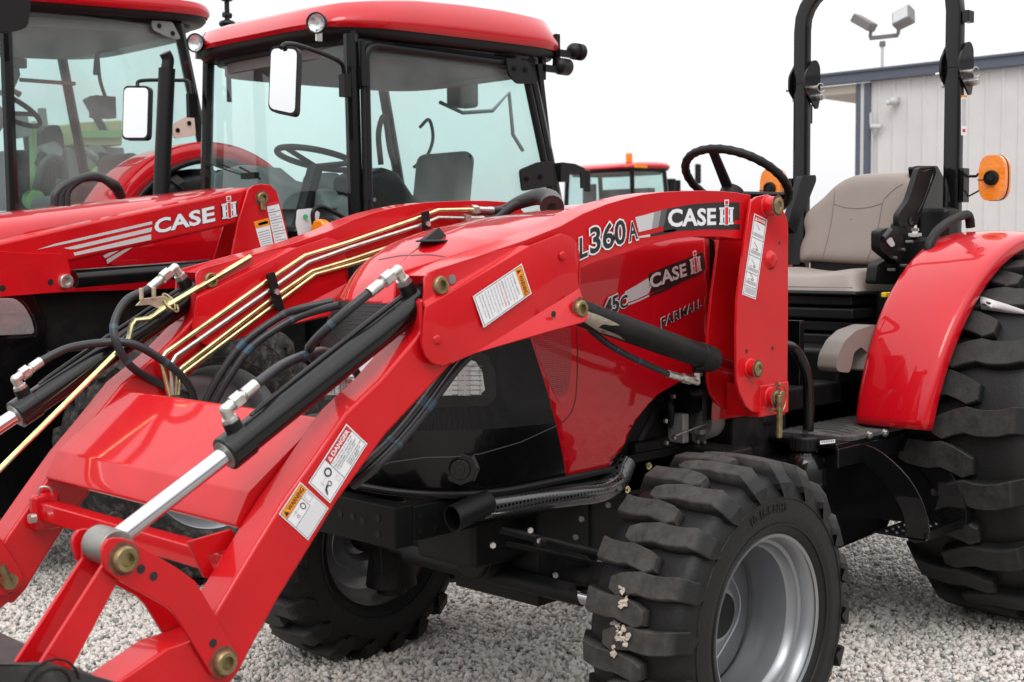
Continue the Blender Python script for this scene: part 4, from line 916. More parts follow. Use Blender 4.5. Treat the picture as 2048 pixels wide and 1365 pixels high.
def pin(p, sg=-1, r=.021, L=.012, parent=None, name='pin', m='brass'):
    b = MB(); p = Vector(p); d = Vector((0, sg, 0))
    b.lathe([(0, r), (sg*L*.7, r), (sg*L, r*.86), (sg*L, r*.55), (sg*L*.3, r*.5), (sg*L*.3, 0)], p, 'y', 32)
    if m == 'brass':
        g = MB(); k_ = random.Random(int(abs(p.x)*977)); n_ = 26; g.prism([p+Vector((r*(1.22+.16*k_.random())*math.cos(2*math.pi*i/n_), sg*.0006, r*(1.22+.16*k_.random())*math.sin(2*math.pi*i/n_))) for i in range(n_)], (0, -sg*.0004, 0)); g.make('grime_ring', 'grime', parent, smooth=0)
    return b.make(name, m, parent, smooth=40)
def boss(p, r=.028, L=.03, parent=None):
    b = MB(); p = Vector(p); b.cyl(p+Vector((0, .004, 0)), p+Vector((0, -L, 0)), r, n=32); b.cyl(p+Vector((0, .0, 0)), p+Vector((0, -.005, 0)), r*1.25, r*1.05, n=32); b.make('pin_boss', 'redl', parent, bevel=.002); pin(p+Vector((0, -L, 0)), r=r*.86, L=.006, parent=parent)
for dy, par in ((0, armL), (DY, armR)):
    for a, c, off in ((875, 571, -.005), (1137, 617, -.036)): pin(U(a, c, y=YO)+Vector((0, dy+off, 0)), parent=par)
    pin(U(875, 571, y=YO)+Vector((0, dy+(YI-YO)+.004, 0)), sg=1, parent=par)
def holes(lst, y, parent, r=.0075, m='dblack', surf=None, off=.0007):
    b = MB()
    for a, c in lst:
        p = U(a, c, y=y); b.cyl(p+Vector((0, -off, 0)), p+Vector((0, .0005, 0)), r, n=20)
    make_each(b, 'bolt_hole', m, parent, smooth=0)
holes([(904, 559)], YO-.0075, armL, .011, 'steel'); holes([(1107, 629)], YO-.038, armL, .008)
for a, c in ((1125, 512), (874, 680)):
    b = MB(); p = U(a, c, y=YO-.019); b.lathe([(0, .011), (-.003, .009), (-.004, .005), (-.0035, 0)], p, 'y', 20); make_each(b, 'weld_stud', 'redl', armL, smooth=60)
# ---- towers
to = [(1506, 400), (1513, 394.6), (1533, 390), (1547, 393), (1559, 405), (1574, 436), (1577, 452), (1576.5, 650), (1575, 823), (1512, 826), (1503, 823), (1492, 813), (1478, 783), (1474, 762), (1473, 660), (1475, 598), (1492, 471), (1502, 406)]
ti = [(1440, 470), (1470, 430), (1530, 430), (1530, 822), (1450, 820), (1438, 811), (1422, 790), (1416, 765), (1416, 667), (1424, 588), (1439, 480)]
TO, TI = -.522, -.405
def tower(dy):
    s2 = -1 if dy else 1; b = MB(); base = [U(a, c, y=TO) for a, c in to]; bi = [U(a, c, y=TI) for a, c in ti]
    sh = Vector((0, dy, 0)); mir = (lambda p: Vector((p.x, -p.y, p.z))) if dy else (lambda p: p)
    b.prism([mir(p) for p in base], (0, s2*.010, 0)); o = b.make('loader_post', 'redl', L1, bevel=.0025)
    b = MB(); b.prism([mir(p) for p in bi], (0, s2*.010, 0)); b.make('inner_plate', 'redl', o, bevel=.0025)
    x1 = base[7].x; b = MB()
    lo, hi = Vector((x1-.012, TO+.010, .83)), Vector((x1, TI, 1.38)); b.box2(mir(lo), mir(hi)); b.make('rear_web', 'redl', o)
    xa = U(1518, 800, y=TO).x; zb, zt_ = U(1545, 828, y=TO).z, U(1518, 772, y=TO).z
    b = MB(); b.box2(mir(Vector((xa, TO-.004, zb-.004))), mir(Vector((x1-.001, TI-.002, zt_)))); b.make('mount_box', 'redl', o, bevel=.003)
    return o
TL = tower(0); TR = tower(DY)
boss(U(1534, 413, y=TO), .028, .036, TL); boss(U(1500, 737, y=TO), .024, .026, TL); boss(U(1540, 795, y=TO-.004), .026, .022, TL)
b = MB(); p = U(1541, 521, y=TO); b.lathe([(0, .029), (-.003, .025), (-.010, .021), (-.012, .017), (-.012, 0)], p, 'y', 32); b.make('weld_boss', 'redl', TL, smooth=40)
holes([(1493, 703), (1545, 697)], TO, TL, .006); holes([(1559, 486)], TO, TL, .005)
b = MB(); h0 = U(1560, 790, y=TO-.035); h1 = U(1558, 877, y=TO-.045); b.box((h0+h1)/2, (.020, .012, (h0-h1).length)); b.cyl(h0+Vector((0, .015, 0)), h0+Vector((0, -.01, 0)), .012); b.make('latch_pin', 'brass', TL, bevel=.004)
b = MB(); c0 = U(1557, 797, y=TO-.03); b.tube([c0+Vector((.035*math.sin(a), -.004, .042*math.cos(a))) for a in np.linspace(-.3, 3.0, 12)], .0018, n=6); b.cyl(c0+Vector((-.03, 0, -.03)), c0+Vector((-.01, 0, -.035)), .004); b.cyl(c0+Vector((-.01, 0, .042)), c0+Vector((.0, 0, .040)), .007); b.make('retaining_ring', 'brass', TL)
b = MB(); b.box2((.50, -.40, .66), (.62, .40, .72)); b.make('mount_frame', 'blackd', L1, bevel=.006)
# ---- cylinders
def fitting(base, d, turn, parent, s=1.0):
    """elbow: out of the barrel along d, then along turn; returns the hose end"""
    d = Vector(d).normalized(); t = Vector(turn).normalized(); p = Vector(base); b = MB()
    b.cyl(p, p+d*.016*s, .015*s, n=6); b.cyl(p+d*.012*s, p+d*.034*s, .010*s); c = p+d*.036*s
    b.sph(c, .0125*s); b.cyl(c, c+t*.020*s, .011*s); b.cyl(c+t*.018*s, c+t*.040*s, .0155*s, n=6); b.cyl(c+t*.038*s, c+t*.050*s, .009*s); b.cyl(c+t*.048*s, c+t*.080*s, .0125*s, n=10)
    b.make('hose_fitting', 'zinc', parent, bevel=.001)
    b = MB(); b.cyl(p-d*.010*s, p+d*.002*s, .015*s, n=24); b.make('port_collar', 'plastic', parent); return c+t*.080*s
def bucket_cyl(dy):
    off = Vector((0, dy, 0)); top = U(876, 572, y=YC)+off; gl = U(452, 909, y=YC)+off; pe = U(215, 1092, y=YC)+off; d = (gl-top).normalized(); pr = gl+(pe-gl)
    b = MB(); b.cyl(top+d*.03, gl, .033, n=40); b.cyl(gl-d*.055, gl+d*.002, .0365, n=40); b.cyl(top+Vector((0, -.034, 0)), top+Vector((0, .034, 0)), .034, n=32)
    up = Vector((0, 0, 1)); up = (up-d*up.dot(d)).normalized()
    pt = top+d*.09+up*.032; pb = gl-d*.10+up*.032; cyl = b.make('bucket_cylinder', 'black', L1, bevel=.003)
    b = MB(); b.tube([pt-up*.012, pt+up*.002+d*.02, pb+up*.002-d*.02, pb-up*.012], .0055, n=12, res=4); b.make('feed_tube', 'black', cyl)
    b = MB(); b.cyl(gl-d*.02, pe, .0185, n=32); b.make('piston_rod', 'chrome', cyl); b = MB(); b.cyl(gl+d*.0015, gl+d*.005, .029, n=32); b.make('gland', 'steel', cyl)
    b = MB(); b.cyl(pe+Vector((0, -.036, 0)), pe+Vector((0, .036, 0)), .034, n=32); b.make('rod_eye', 'steel', cyl, bevel=.003)
    e1 = fitting(top+d*.085+up*.034, up*.9-d*.25, d*1.0+Vector((0, 0, .10)), cyl) if False else None
    return cyl, top, gl, d, up
CL, tpL, glL, dL, upL = bucket_cyl(0); CR, tpR, glR, dR, upR = bucket_cyl(DY)
def fit_px(base, elbow, end, y, parent, dy=0, s=1.0):
    """elbow fitting through three traced points on one vertical plane"""
    o = Vector((0, dy, 0)); p, c, e = U(*base, y=y)+o, U(*elbow, y=y)+o, U(*end, y=y)+o; d = (c-p).normalized(); t = (e-c).normalized(); L = (e-c).length
    b = MB(); b.cyl(p, p+(c-p)*.45, .017*s, n=6); b.cyl(p, c, .0115*s); b.sph(c, .0125*s); b.cyl(c, c+t*L*.30, .0115*s); b.cyl(c+t*L*.22, c+t*L*.50, .0165*s, n=6); b.cyl(c+t*L*.45, c+t*L*.66, .009*s); b.cyl(c+t*L*.60, e, .0125*s, n=12)
    b.make('hose_fitting', 'zinc', parent, bevel=.001); b = MB(); b.cyl(p-d*.02, p+d*.006, .018*s, n=24); b.make('port_collar', 'plastic', parent); return e
eL1 = fit_px((812, 572), (795, 541), (737, 587), YC, CL); eL2 = fit_px((464, 848), (451, 820), (512, 769), YC, CL)
eR1 = fit_px((812, 572), (795, 541), (741, 592), YC, CR, DY); eR2 = fit_px((464, 848), (451, 820), (507, 774), YC, CR, DY)
def lift_cyl(dy):
    off = Vector((0, dy, 0)); a = U(1138, 618, y=YC-.004)+off; e = U(1424, 720, y=YC-.004)+off; t = U(1500, 746, y=YC-.004)+off; d = (e-a).normalized(); b = MB()
    b.cyl(a, e, .034, n=40); b.cyl(e-d*.07, e, .0375, n=40); b.cyl(a+Vector((0, -.03, 0)), a+Vector((0, .03, 0)), .036, n=32); c = b.make('lift_cylinder', 'blackd', L1, bevel=.004)
    b = MB(); b.cyl(e-d*.01, t, .0185, n=32); b.cyl(t+Vector((0, -.05, 0)), t+Vector((0, .05, 0)), .03); b.make('piston_rod', 'chrome', c); return c
LC = lift_cyl(0); lift_cyl(DY)
# caked dust patch on the lift cylinder
M['dustm'] = mat('caked_dust', (.34, .29, .22), .95, var=.2, vscale=40, bump=.5, bscale=200)
bpy.context.view_layer.update(); LS = Surf(mesh_bvh(LC)); d = Decal(LS, .0006)
d.poly([(1158, 626), (1175, 623), (1200, 632), (1225, 643), (1240, 651), (1222, 651), (1206, 649), (1197, 655), (1215, 662), (1238, 671), (1250, 681), (1228, 673), (1200, 665), (1180, 652), (1164, 641)], 'dustm', 2); d.done('caked_dust', LC)
# ---- hoses
def hose(pts, name='hose', r=.0105, m='hose', res=8, bands=((.36, .42), (.62, .66))):
    P = []
    for q in pts: P.append(q if isinstance(q, Vector) else U(q[0], q[1], y=q[2]))
    b = MB(); b.tube(P, r, n=12, res=res); h = b.make(name, m, L1, smooth=60)
    C_ = catmull(P, res); n_ = len(C_)
    for t0, t1 in bands:
        k = MB(); k.tube(C_[int(t0*n_):max(int(t1*n_), int(t0*n_)+2)], r+.0006, n=12, smooth=False); k.make('hose_band', 'hblue' if t1-t0 > .03 else 'white', h, smooth=60)
    return h
hose([eL1, (690, 626, -.43), (634, 678, -.38), (618, 706, -.30), (640, 730, -.2)], 'hydraulic_hose'); hose([eL2, (564, 731, -.40), (609, 712, -.34), (650, 704, -.24), (700, 730, -.16), (730, 775, -.1)], 'hydraulic_hose')
hose([eR1, (253, 601, .42), (229, 645, .40), (233, 686, .38), (260, 731, .38), (308, 762, .40), (384, 796, .40)], 'hydraulic_hose'); hose([eR2, (137, 697, .44), (205, 686, .42), (260, 687, .38), (308, 710, .37), (356, 745, .37), (380, 775, .38), (388, 800, .39)], 'hydraulic_hose')
hose([(405, 815, .36), (441, 748, .33), (490, 684, .30), (560, 634, .26), (600, 618, .22), (667, 603, .16)], 'hydraulic_hose'); hose([(424, 815, .34), (458, 755, .31), (505, 693, .28), (575, 645, .24), (620, 626, .2), (680, 610, .12)], 'hydraulic_hose')
hose([(930, 700, -.40), (894, 740, -.40), (839, 815, -.40), (791, 873, -.40), (737, 925, -.40), (700, 955, -.36)], 'hydraulic_hose'); hose([(945, 705, -.42), (908, 745, -.42), (853, 821, -.42), (805, 880, -.42), (752, 934, -.42), (705, 972, -.37)], 'hydraulic_hose')
hose([(1175, 655, -.43), (1215, 688, -.43), (1253, 710, -.43), (1295, 730, -.43), (1340, 750, -.43)], 'hydraulic_hose', .009)
fit_px((1395, 742), (1394, 764), (1335, 748), -.43, LC, 0, .85)
# white print along the hoses
def print_on(pts, txts, dyoff=0):
    pass
# ---- steel tubes on the far arm
YT = DY+YI-.485+.0  # plane of the tubes: inner face of the far arm
YT = .388
tubes = [[(339, 796), (322, 722), (332, 705), (527, 567), (609, 512), (700, 484), (838, 436), (876, 421), (943, 419.5)],
         [(345, 790), (341, 731), (352, 712), (534, 584), (616, 525.5), (700, 495.5), (843.6, 450), (876, 436), (926, 437)],
         [(350, 790), (354, 748), (363, 736), (544, 597), (623, 543), (700, 520), (808, 484), (870, 465)],
         [(356, 790), (360, 757), (369, 744.5), (547, 611), (629.5, 549.5), (700, 530), (767, 510), (860, 482)]]
for k, t in enumerate(tubes):
    P = [U(a, c, y=YT-.004*(k == 1)) for a, c in t]; P = rnd2 = [P[0]]+[q for i in range(1, len(P)-1) for q in [P[i]+(P[i-1]-P[i]).normalized()*.015, P[i], P[i]+(P[i+1]-P[i]).normalized()*.015]]+[P[-1]]
    Q = []
    for i in range(len(P)-1): Q.append(P[i])
    Q.append(P[-1]); b = MB(); b.tube(Q, .0065, n=12, smooth=False); b.make('steel_tube', 'yzinc' if k != 1 else 'zinc', L1, smooth=60)
    if k < 2:
        e = U(*t[-1], y=YT); v = Vector((.055, 0, -.001)).normalized(); b = MB(); b.cyl(e, e+v*.025, .015, n=6); b.cyl(e+v*.02, e+v*.075, .011, n=16); b.cyl(e+v*.07, e+v*.10, .012); b.make('hose_fitting', 'zinc', L1)
        b = MB(); P2 = [e+v*.09, e+v*.14+Vector((0, -.01, .004)), U(1040-k*5, 405+k*4, y=.32), U(1078, 394, y=.24), U(1100, 400, y=.14), U(1104, 415, y=.08)]; b.tube(P2, [.011, .038] if k == 0 else .014, n=14, res=8); b.make('hydraulic_hose', 'hose', L1, smooth=60)
for (a0, c0), (a1, c1) in (((538, 546), (558, 622)), ((848, 423), (852, 474))):
    p, q = U(a0, c0, y=YT-.012), U(a1, c1, y=YT-.012); v = (q-p).normalized(); s2 = Vector((v.z, 0, -v.x))*.013
    b = MB(); b.prism(rnd([p-s2, p+s2, q+s2, q-s2], .008), (0, -.010, 0)); cl = b.make('tube_clamp', 'plastic', L1, bevel=.003)
    m_ = (p+q)/2+Vector((0, -.010, 0)); b = MB(); b.cyl(m_, m_+Vector((0, -.008, 0)), .009, n=6); make_each(b, 'bolt', 'zinc', cl)
# ---- level indicator rod on the far side
b = MB(); rod = [(501, 514), (337, 611), (298, 638), (270, 641), (263, 651), (258, 676), (251, 688), (31, 907), (-60, 1000)]
P = [U(a, c, y=.395) for a, c in rod]; b.tube(P, .0072, n=8, smooth=False); lr = b.make('level_rod', 'yzinc', L1, smooth=25)
b = MB(); b.prism([U(a, c, y=.40) for a, c in ((272, 612), (285, 598), (330, 592), (345, 600), (345, 612), (335, 622), (318, 618), (300, 610))], (0, .006, 0)); 
for a, c in ((283, 600), (308, 598)): p = U(a, c, y=.395); b.cyl(p, p+Vector((0, .0, .03)), .006, n=8)
b.make('rod_bracket', 'bzinc', lr, bevel=.001)
b = MB(); 
for k in range(2): c0 = U(338+k*6, 604+k*4, y=.395); b.tube([c0+Vector((.012*math.cos(a), .0+.022*math.sin(a), .020*math.sin(a))) for a in np.linspace(0, 6.1, 16)], .003, n=6)
b.make('rod_ring', 'brass', lr)
# ---- cross box between the arms
zt0, zt1 = .988, .975
sec = [U(a, c, y=YI) for a, c in ((648, 836), (640, 838), (497, 985), (478, 1030), (470, 1052), (482, 1060), (560, 1010), (690, 860))]
b = MB(); b.prism(rnd(sec, .005, 3), (0, DY+YO-YI, 0)); cb = b.make('cross_box', 'redl', L1, bevel=.004, segs=2)
# lower brace tube
s0 = U(462, 1128, y=YI); b = MB(); b.box2((s0.x-.022, YI, s0.z-.022), (s0.x+.022, YI+DY+YO-YI, s0.z+.022)); b.make('brace_tube', 'redl', L1, bevel=.004)
b = MB(); p = Vector((s0.x, .40, s0.z)); b.box2((p.x-.035, .375, p.z-.05), (p.x+.035, .410, p.z+.04)); b.make('brace_bracket', 'redl', L1, bevel=.012, segs=3)
b = MB(); b.cyl((p.x-.036, .37, p.z-.012), (p.x-.05, .37, p.z-.012), .012, n=20); b.tube([(p.x-.0, .35, p.z+.04), (p.x-.01, .34, p.z+.06), (p.x-.03, .345, p.z+.065), (p.x-.03, .36, p.z+.045)], .003); make_each(b, 'latch_pin', 'zinc', L1)
b = MB(); b.prism([U(a, c, y=-.398) for a, c in ((376, 1084), (462, 1059), (478, 1076), (482, 1090), (414, 1113), (432, 1145), (418, 1158), (408, 1155))], (0, .008, 0)); b.make('parking_hook', 'redl', L1, bevel=.002)
# ---- bucket linkage
lk = [(204, 1107), (207, 1092), (216, 1080), (230, 1076), (248, 1077), (266, 1084), (355, 1137), (391, 1163), (402, 1180), (436, 1240), (473, 1305), (478, 1325), (472, 1345), (458, 1357), (440, 1360), (425, 1352), (352, 1232), (335, 1215), (237, 1161), (212, 1140)]
for y in (YO-.014, YI+.004):
    b = MB(); b.prism([U(a, c, y=YO-.014)+Vector((0, y-YO+.014, 0)) for a, c in lk], (0, .010, 0)); k_ = b.make('bellcrank', 'redl', L1, bevel=.002)
    b = MB(); b.prism([U(a, c, y=YO-.014)+Vector((0, DY+y-YO+.014, 0)) for a, c in lk], (0, .010, 0)); kr = b.make('bellcrank', 'redl', L1, bevel=.002)
    if y < -.45: kL, kR = k_, kr
pin(U(247, 1118, y=YO-.014), r=.024, L=.016, parent=kL); pin(U(447, 1324, y=YO-.014), r=.024, L=.016, parent=kL); holes([(282, 1139), (307, 1153), (426, 1287)], YO-.014, kL, .0085)
l2 = [(206, 1132), (205, 1100), (230, 1085), (262, 1118), (234, 1168), (142, 1342), (70, 1345)]
for y in (YO+.004, YI-.012):
    b = MB(); b.prism([U(a, c, y=YO+.004)+Vector((0, y-YO-.004, 0)) for a, c in l2], (0, .010, 0)); b.make('bucket_link', 'redl', L1, bevel=.002)
    b = MB(); b.prism([U(a, c, y=YO+.004)+Vector((0, y-YO-.004+DY, 0)) for a, c in l2], (0, .010, 0)); b.make('bucket_link', 'redl', L1, bevel=.002)
# latch lever and carrier plate on the far arm end
cp = [(440, 1262), (365, 1290), (330, 1300), (240, 1362), (200, 1400), (420, 1400), (452, 1370), (470, 1320)]
for dy in (0, DY):
    b = MB(); b.prism([U(a, c, y=YO-.002)+Vector((0, dy, 0)) for a, c in cp], (0, .094, 0)); b.make('coupler_frame', 'redl', L1, bevel=.006)
b = MB(); b.prism(rnd([U(a, c, y=.38) for a, c in ((-20, 1040), (4, 1082), (45, 1150), (40, 1180), (10, 1192), (-30, 1185))], .02), (0, .010, 0)); pl = b.make('latch_plate', 'redl', L1, bevel=.002)
b = MB(); q0, q1 = U(2, 1132, y=.365), U(18, 1163, y=.365); b.cyl(q0, q1, .010, n=12); b.cyl(q1+Vector((0, .012, 0)), q1+Vector((0, -.008, 0)), .019, n=24); b.make('latch_handle', 'brass', pl)
# ---- bucket back (dark, worn upper edge)
M['bucket'] = mat('worn_black_steel', (.022, .021, .021), .38, coat=.1, var=.4, vscale=6, dust=.25)
b = MB(); top = U(103, 1328, y=-.52); xb = top.x
b.prism([U(a, c, y=-.52) for a, c in ((-160, 1322), (0, 1329), (103, 1327), (142, 1340), (235, 1366), (260, 1420), (-160, 1420))], (0, .012, 0)); b.box2((U(0, 1329, y=-.52).x-.3, -.52, top.z-.07), (U(235, 1366, y=-.52).x-.02, .9, top.z-.055))
b.prism([U(a, c, y=.30) for a, c in ((-60, 1302), (44, 1300), (60, 1330), (60, 1365), (-60, 1365))], (0, .012, 0)); b.make('bucket', 'bucket', L1, bevel=.003)
b = MB(); c0 = U(103, 1378, y=-.521); 
for r_ in (.050, .034): b.tube([c0+Vector((r_*math.cos(a), 0, r_*math.sin(a))) for a in np.linspace(.1, 3.0, 20)], .0022, n=6)
b.make('bucket_weld', 'blackd', L1)
# ---- decals
A0 = Flat(y=YO)
ST = [  # the black and silver stripe of the upper arm
 ('silver', [(1270, 435), (1290, 430), (1286, 462.5), (1277, 465)]), ('silver', [(1290, 430), (1308, 425), (1303, 458.5), (1286, 462.5)]), ('dsil2', [(1308, 425), (1322, 421), (1316, 455), (1303, 458.5)]), ('dsil3', [(1322, 421), (1334, 418), (1327, 453), (1316, 455)]),
 ('dblack', [(1334, 418), (1386, 408.7), (1434, 405), (1479, 405), (1479, 441), (1440, 441), (1440, 448.5), (1479, 448.5), (1480, 459.5), (1440, 459.5), (1410, 459), (1350, 463), (1327, 466), (1327, 453)]),
 ('dblack', [(1300, 469), (1327, 462), (1351, 458), (1351, 464), (1300, 474)]), ('silver', [(1277, 473), (1300, 469), (1300, 474), (1278, 476.5)])]
d = Decal(A0, .0008)
for m, p in ST: d.poly(p, m)
d.up(); CQ = [(1335, 455), (1431, 450.5), (1431, 416.5), (1335, 418.5)]
def case(d, CQ, IH, shade='dgrey'):
    d.text('CASE', CQ, shade, off=.052, fit=.03, spacing=1.02); d.up(); d.text('CASE', CQ, 'white' if shade == 'dgrey' else 'silver', off=.03, fit=.03, spacing=1.02); H = IH
    d.quad(H, 'dblack', (-.04, -.04, 1.04, 1.03)); d.up()
    for r_ in ((0, 0, .33, .12), (0, .88, .33, 1), (.06, .1, .27, .9), (.67, 0, 1, .12), (.67, .88, 1, 1), (.73, .1, .94, .9), (.25, .42, .75, .56)): d.quad(H, 'white' if shade == 'dgrey' else 'silver', r_)
    d.up(); d.quad(H, 'white', (.34, -.04, .66, 1.06)); d.quad(H, 'white', (.34, 1.12, .66, 1.45)); d.up(); d.quad(H, 'dred', (.40, .0, .60, 1.01)); d.quad(H, 'dred', (.40, 1.17, .60, 1.39))
case(d, CQ, [(1437, 450), (1466, 449), (1466, 415), (1437, 415.5)]); d.up()
for t, q, o_ in (('L', [(1157, 519.5), (1173, 512), (1172, 471), (1156.5, 477)], .025), ('360', [(1178, 510), (1250, 486), (1248, 437), (1177, 456)], .022), ('A', [(1256, 484), (1274, 478), (1268.5, 441), (1255, 446)], .022)):
    d.text(t, q, 'white', off=o_+.045, fit=o_); 
d.up()
for t, q, o_ in (('L', [(1157, 519.5), (1173, 512), (1172, 471), (1156.5, 477)], .025), ('360', [(1178, 510), (1250, 486), (1248, 437), (1177, 456)], .022), ('A', [(1256, 484), (1274, 478), (1268.5, 441), (1255, 446)], .022)): d.text(t, q, 'dblack', off=o_, fit=o_)
d.done('arm_decal', armL)
# hood decals follow the hood
d = Decal(HS, .0012, .0006)
d.poly([(1249, 584), (1270, 572), (1296.5, 556), (1306, 566), (1296, 588), (1275, 598), (1253, 606)], 'silver', 3); d.poly([(1253, 608.5), (1275, 600.5), (1298, 590), (1298, 593), (1275, 604), (1253.5, 612)], 'silver', 3)
d.poly([(1296.5, 549), (1340, 530), (1374, 517.5), (1398, 506), (1405, 505), (1411, 537), (1398, 551), (1340, 574), (1304, 586), (1297, 575)], 'dblack', 4); d.poly([(1298, 590), (1325, 580), (1362, 566), (1325, 585), (1300, 594)], 'dblack', 2); d.up()
case(d, [(1300, 579), (1373, 552), (1370, 526), (1297, 550)], [(1380, 549.5), (1402, 541.5), (1399, 512), (1377, 519.5)], 'dblack'); d.up()
LT = [('45', [(1204, 636), (1236, 622), (1233, 588), (1206, 601)], .03), ('C', [(1238, 620), (1252, 613), (1251, 588), (1236, 595)], .03)]
for t, q, o_ in LT: d.text(t, q, 'white', off=o_+.06, fit=o_)
d.text('FARMALL', [(1320, 657), (1401, 614), (1400, 597), (1319, 637)], 'white', off=.045, fit=.016, spacing=1.12); d.up(4)
for t, q, o_ in LT: d.text(t, q, 'dblack', off=o_, fit=o_)
d.text('FARMALL', [(1320, 657), (1401, 614), (1400, 597), (1319, 637)], 'dblack', off=.016, fit=.016, spacing=1.12)
d.done('hood_decal', hood)
# safety labels
def rline(d, q, m, x0, y0, x1, y1): d.quad(q, m, (x0, y0, x1, y1))
d = Decal(Flat(y=YO), .0010, .0004); q = [(659.5, 1007), (734, 888), (692, 847.7), (616, 966)]
d.quad(q, 'white'); d.up(); asp = 2.3
for r_ in ((.02, .04, .98, .055), (.02, .945, .98, .96), (.02, .04, .026, .96), (.974, .04, .98, .96), (.40, .04, .408, .96), (.40, .70, .98, .715)): d.quad(q, 'dblack', r_)
d.quad(q, 'dred', (.408, .715, .974, .945)); d.up(); d.text('DANGER', q, 'white', (.52, .755, .95, .905), off=.03); d.poly([homog(q)(*p) for p in ((.425, .75), (.50, .75), (.4625, .92))], 'white'); d.up(); d.quad(q, 'dred', (.456, .80, .469, .87))
for i, t in enumerate(['To avoid injury or death:', 'Do not walk or work under', 'raised loader. Lower loader', 'to ground when parked.']): d.text(t, q, 'dblack', (.43, .60-i*.085, .43+.5*(.9 if i % 2 else 1), .66-i*.085), off=.0)
for i, t in enumerate(['Failure to comply will', 'result in death or', 'serious injury.']): d.text(t, q, 'dblack', (.60, .245-i*.075, .60+(.36, .30, .24)[i], .30-i*.075), off=.01)
d.ring(q, 'dblack', .30, .64, .062, .145, .35); d.ring(q, 'dblack', .20, .38, .035, .085, .3); d.poly([homog(q)(*p) for p in ((.09, .40), (.16, .45), (.17, .38), (.12, .36), (.07, .22), (.055, .24))], 'dblack')
for r_ in ((.13, .60, .24, .606), (.12, .48, .126, .66), (.31, .14, .36, .15), (.31, .32, .36, .33), (.31, .14, .313, .33), (.357, .14, .36, .33)): d.quad(q, 'dsil2', r_)
d.done('danger_label', armL)
d = Decal(Flat(y=YO), .0010, .0004); q = [(615.7, 1081), (656.5, 1016.5), (600, 964), (557, 1028.5)]
d.quad(q, 'white'); d.up()
for r_ in ((.03, .03, .97, .042), (.03, .958, .97, .97), (.03, .03, .042, .97), (.958, .03, .97, .97), (.03, .75, .97, .762), (.03, .44, .70, .452), (.70, .44, .712, .75)): d.quad(q, 'dblack', r_)
d.quad(q, 'dorange', (.042, .762, .958, .958)); d.up(); d.text('WARNING', q, 'dblack', (.25, .80, .92, .92), off=.02); d.poly([homog(q)(*p) for p in ((.07, .80), (.21, .80), (.14, .93))], 'dblack')
for i in range(8): d.text('Read manual before use, keep clear of arms'[(i*3) % 9:][:30], q, 'dsil2', (.07, .385-i*.045, .93, .412-i*.045), off=.0)
d.ring(q, 'dblack', .58, .60, .075, .09, .3); d.ring(q, 'dblack', .30, .55, .04, .045, .3)
for r_ in ((.2, .66, .5, .668), (.32, .62, .33, .72), (.76, .50, .92, .51), (.76, .70, .92, .71), (.76, .5, .77, .71), (.91, .5, .92, .71)): d.quad(q, 'dsil2', r_)
d.done('warning_label', armL)
d = Decal(Flat(y=YO-.0205), .0010, .0004); q = [(967, 656), (945, 593), (1042.8, 527.4), (1062.7, 587.4)]; q = [q[1], q[2], q[3], q[0]]; q = [(945, 593), (1042.8, 527.4), (1062.7, 587.4), (967, 656)]
q = [(967, 656), (1062.7, 587.4), (1042.8, 527.4), (945, 593)]
d.quad(q, 'white'); d.up()
for r_ in ((.02, .035, .98, .05), (.02, .95, .98, .965), (.02, .035, .028, .965), (.972, .035, .98, .965)): d.quad(q, 'dblack', r_)
d.quad(q, 'dorange', (.84, .05, .972, .95)); d.up()
qt = [(homog(q))(.84, .95), (homog(q))(.84, .05), (homog(q))(.972, .05), (homog(q))(.972, .95)]        # text runs down the strip
d.text('WARNING', qt, 'dblack', (.26, .2, .97, .8), off=.02); d.poly([homog(qt)(*p) for p in ((.06, .2), (.19, .2), (.125, .85))], 'dblack')
qb = [(homog(q))(.04, .93), (homog(q))(.04, .07), (homog(q))(.82, .07), (homog(q))(.82, .93)]
for i, t in enumerate(['LOADER SAFETY', 'When attaching or removing loader', 'park on firm level ground and shut', 'off engine. Remove all attachments', 'REMOVING OR', 'INSTALLING LOADER:', 'Relieve pressure in the lines before', 'disconnecting. Set parking stands and', 'check all pins are seated correctly', 'before moving the tractor away from', 'the loader. Keep bystanders clear at', 'all times and never stand between', 'Read the operators manual first']):
    w_ = .9 if i % 3 else .8; d.text(t, qb, 'dred' if t.startswith('INST') else 'dgrey', (.04, .92-i*.072, .04+w_, .955-i*.072), off=.0)
d.done('warning_label', armL)
d = Decal(Flat(y=TO), .0010, .0004); q = [(1483.5, 589), (1510.6, 599.7), (1534, 440), (1508, 427)]; d.quad(q, 'white'); d.up()
for r_ in ((.06, .012, .94, .018), (.06, .982, .94, .988), (.06, .012, .085, .988), (.915, .012, .94, .988), (.06, .71, .94, .716), (.06, .49, .94, .496), (.06, .28, .94, .286), (.06, .12, .94, .126)): d.quad(q, 'dgrey', r_)
d.quad(q, 'dred', (.085, .915, .915, .982)); d.up(); d.text('DANGER', q, 'white', (.28, .93, .90, .967), off=.03); d.poly([homog(q)(*p) for p in ((.11, .925), (.25, .925), (.18, .972))], 'white')
for k, y0 in enumerate((.73, .51, .30, .14)):
    if k: d.ring(q, 'dblack', .55, y0+.075, .09, .014, .4); d.ring(q, 'dblack', .30, y0+.068, .05, .008, .4)
    d.poly([homog(q)(*p) for p in ((.25, y0+.15), (.30, y0+.15), (.60, y0+.10), (.55, y0+.10))], 'dred' if k in (1, 3) else 'dsil2')
    for i in range(4): d.quad(q, 'dsil2', (.14, y0+.045-i*.011, .86, y0+.049-i*.011))
for i in range(5): d.quad(q, 'dsil2', (.14, .10-i*.015, .86, .105-i*.015))
d.done('danger_label', TL)
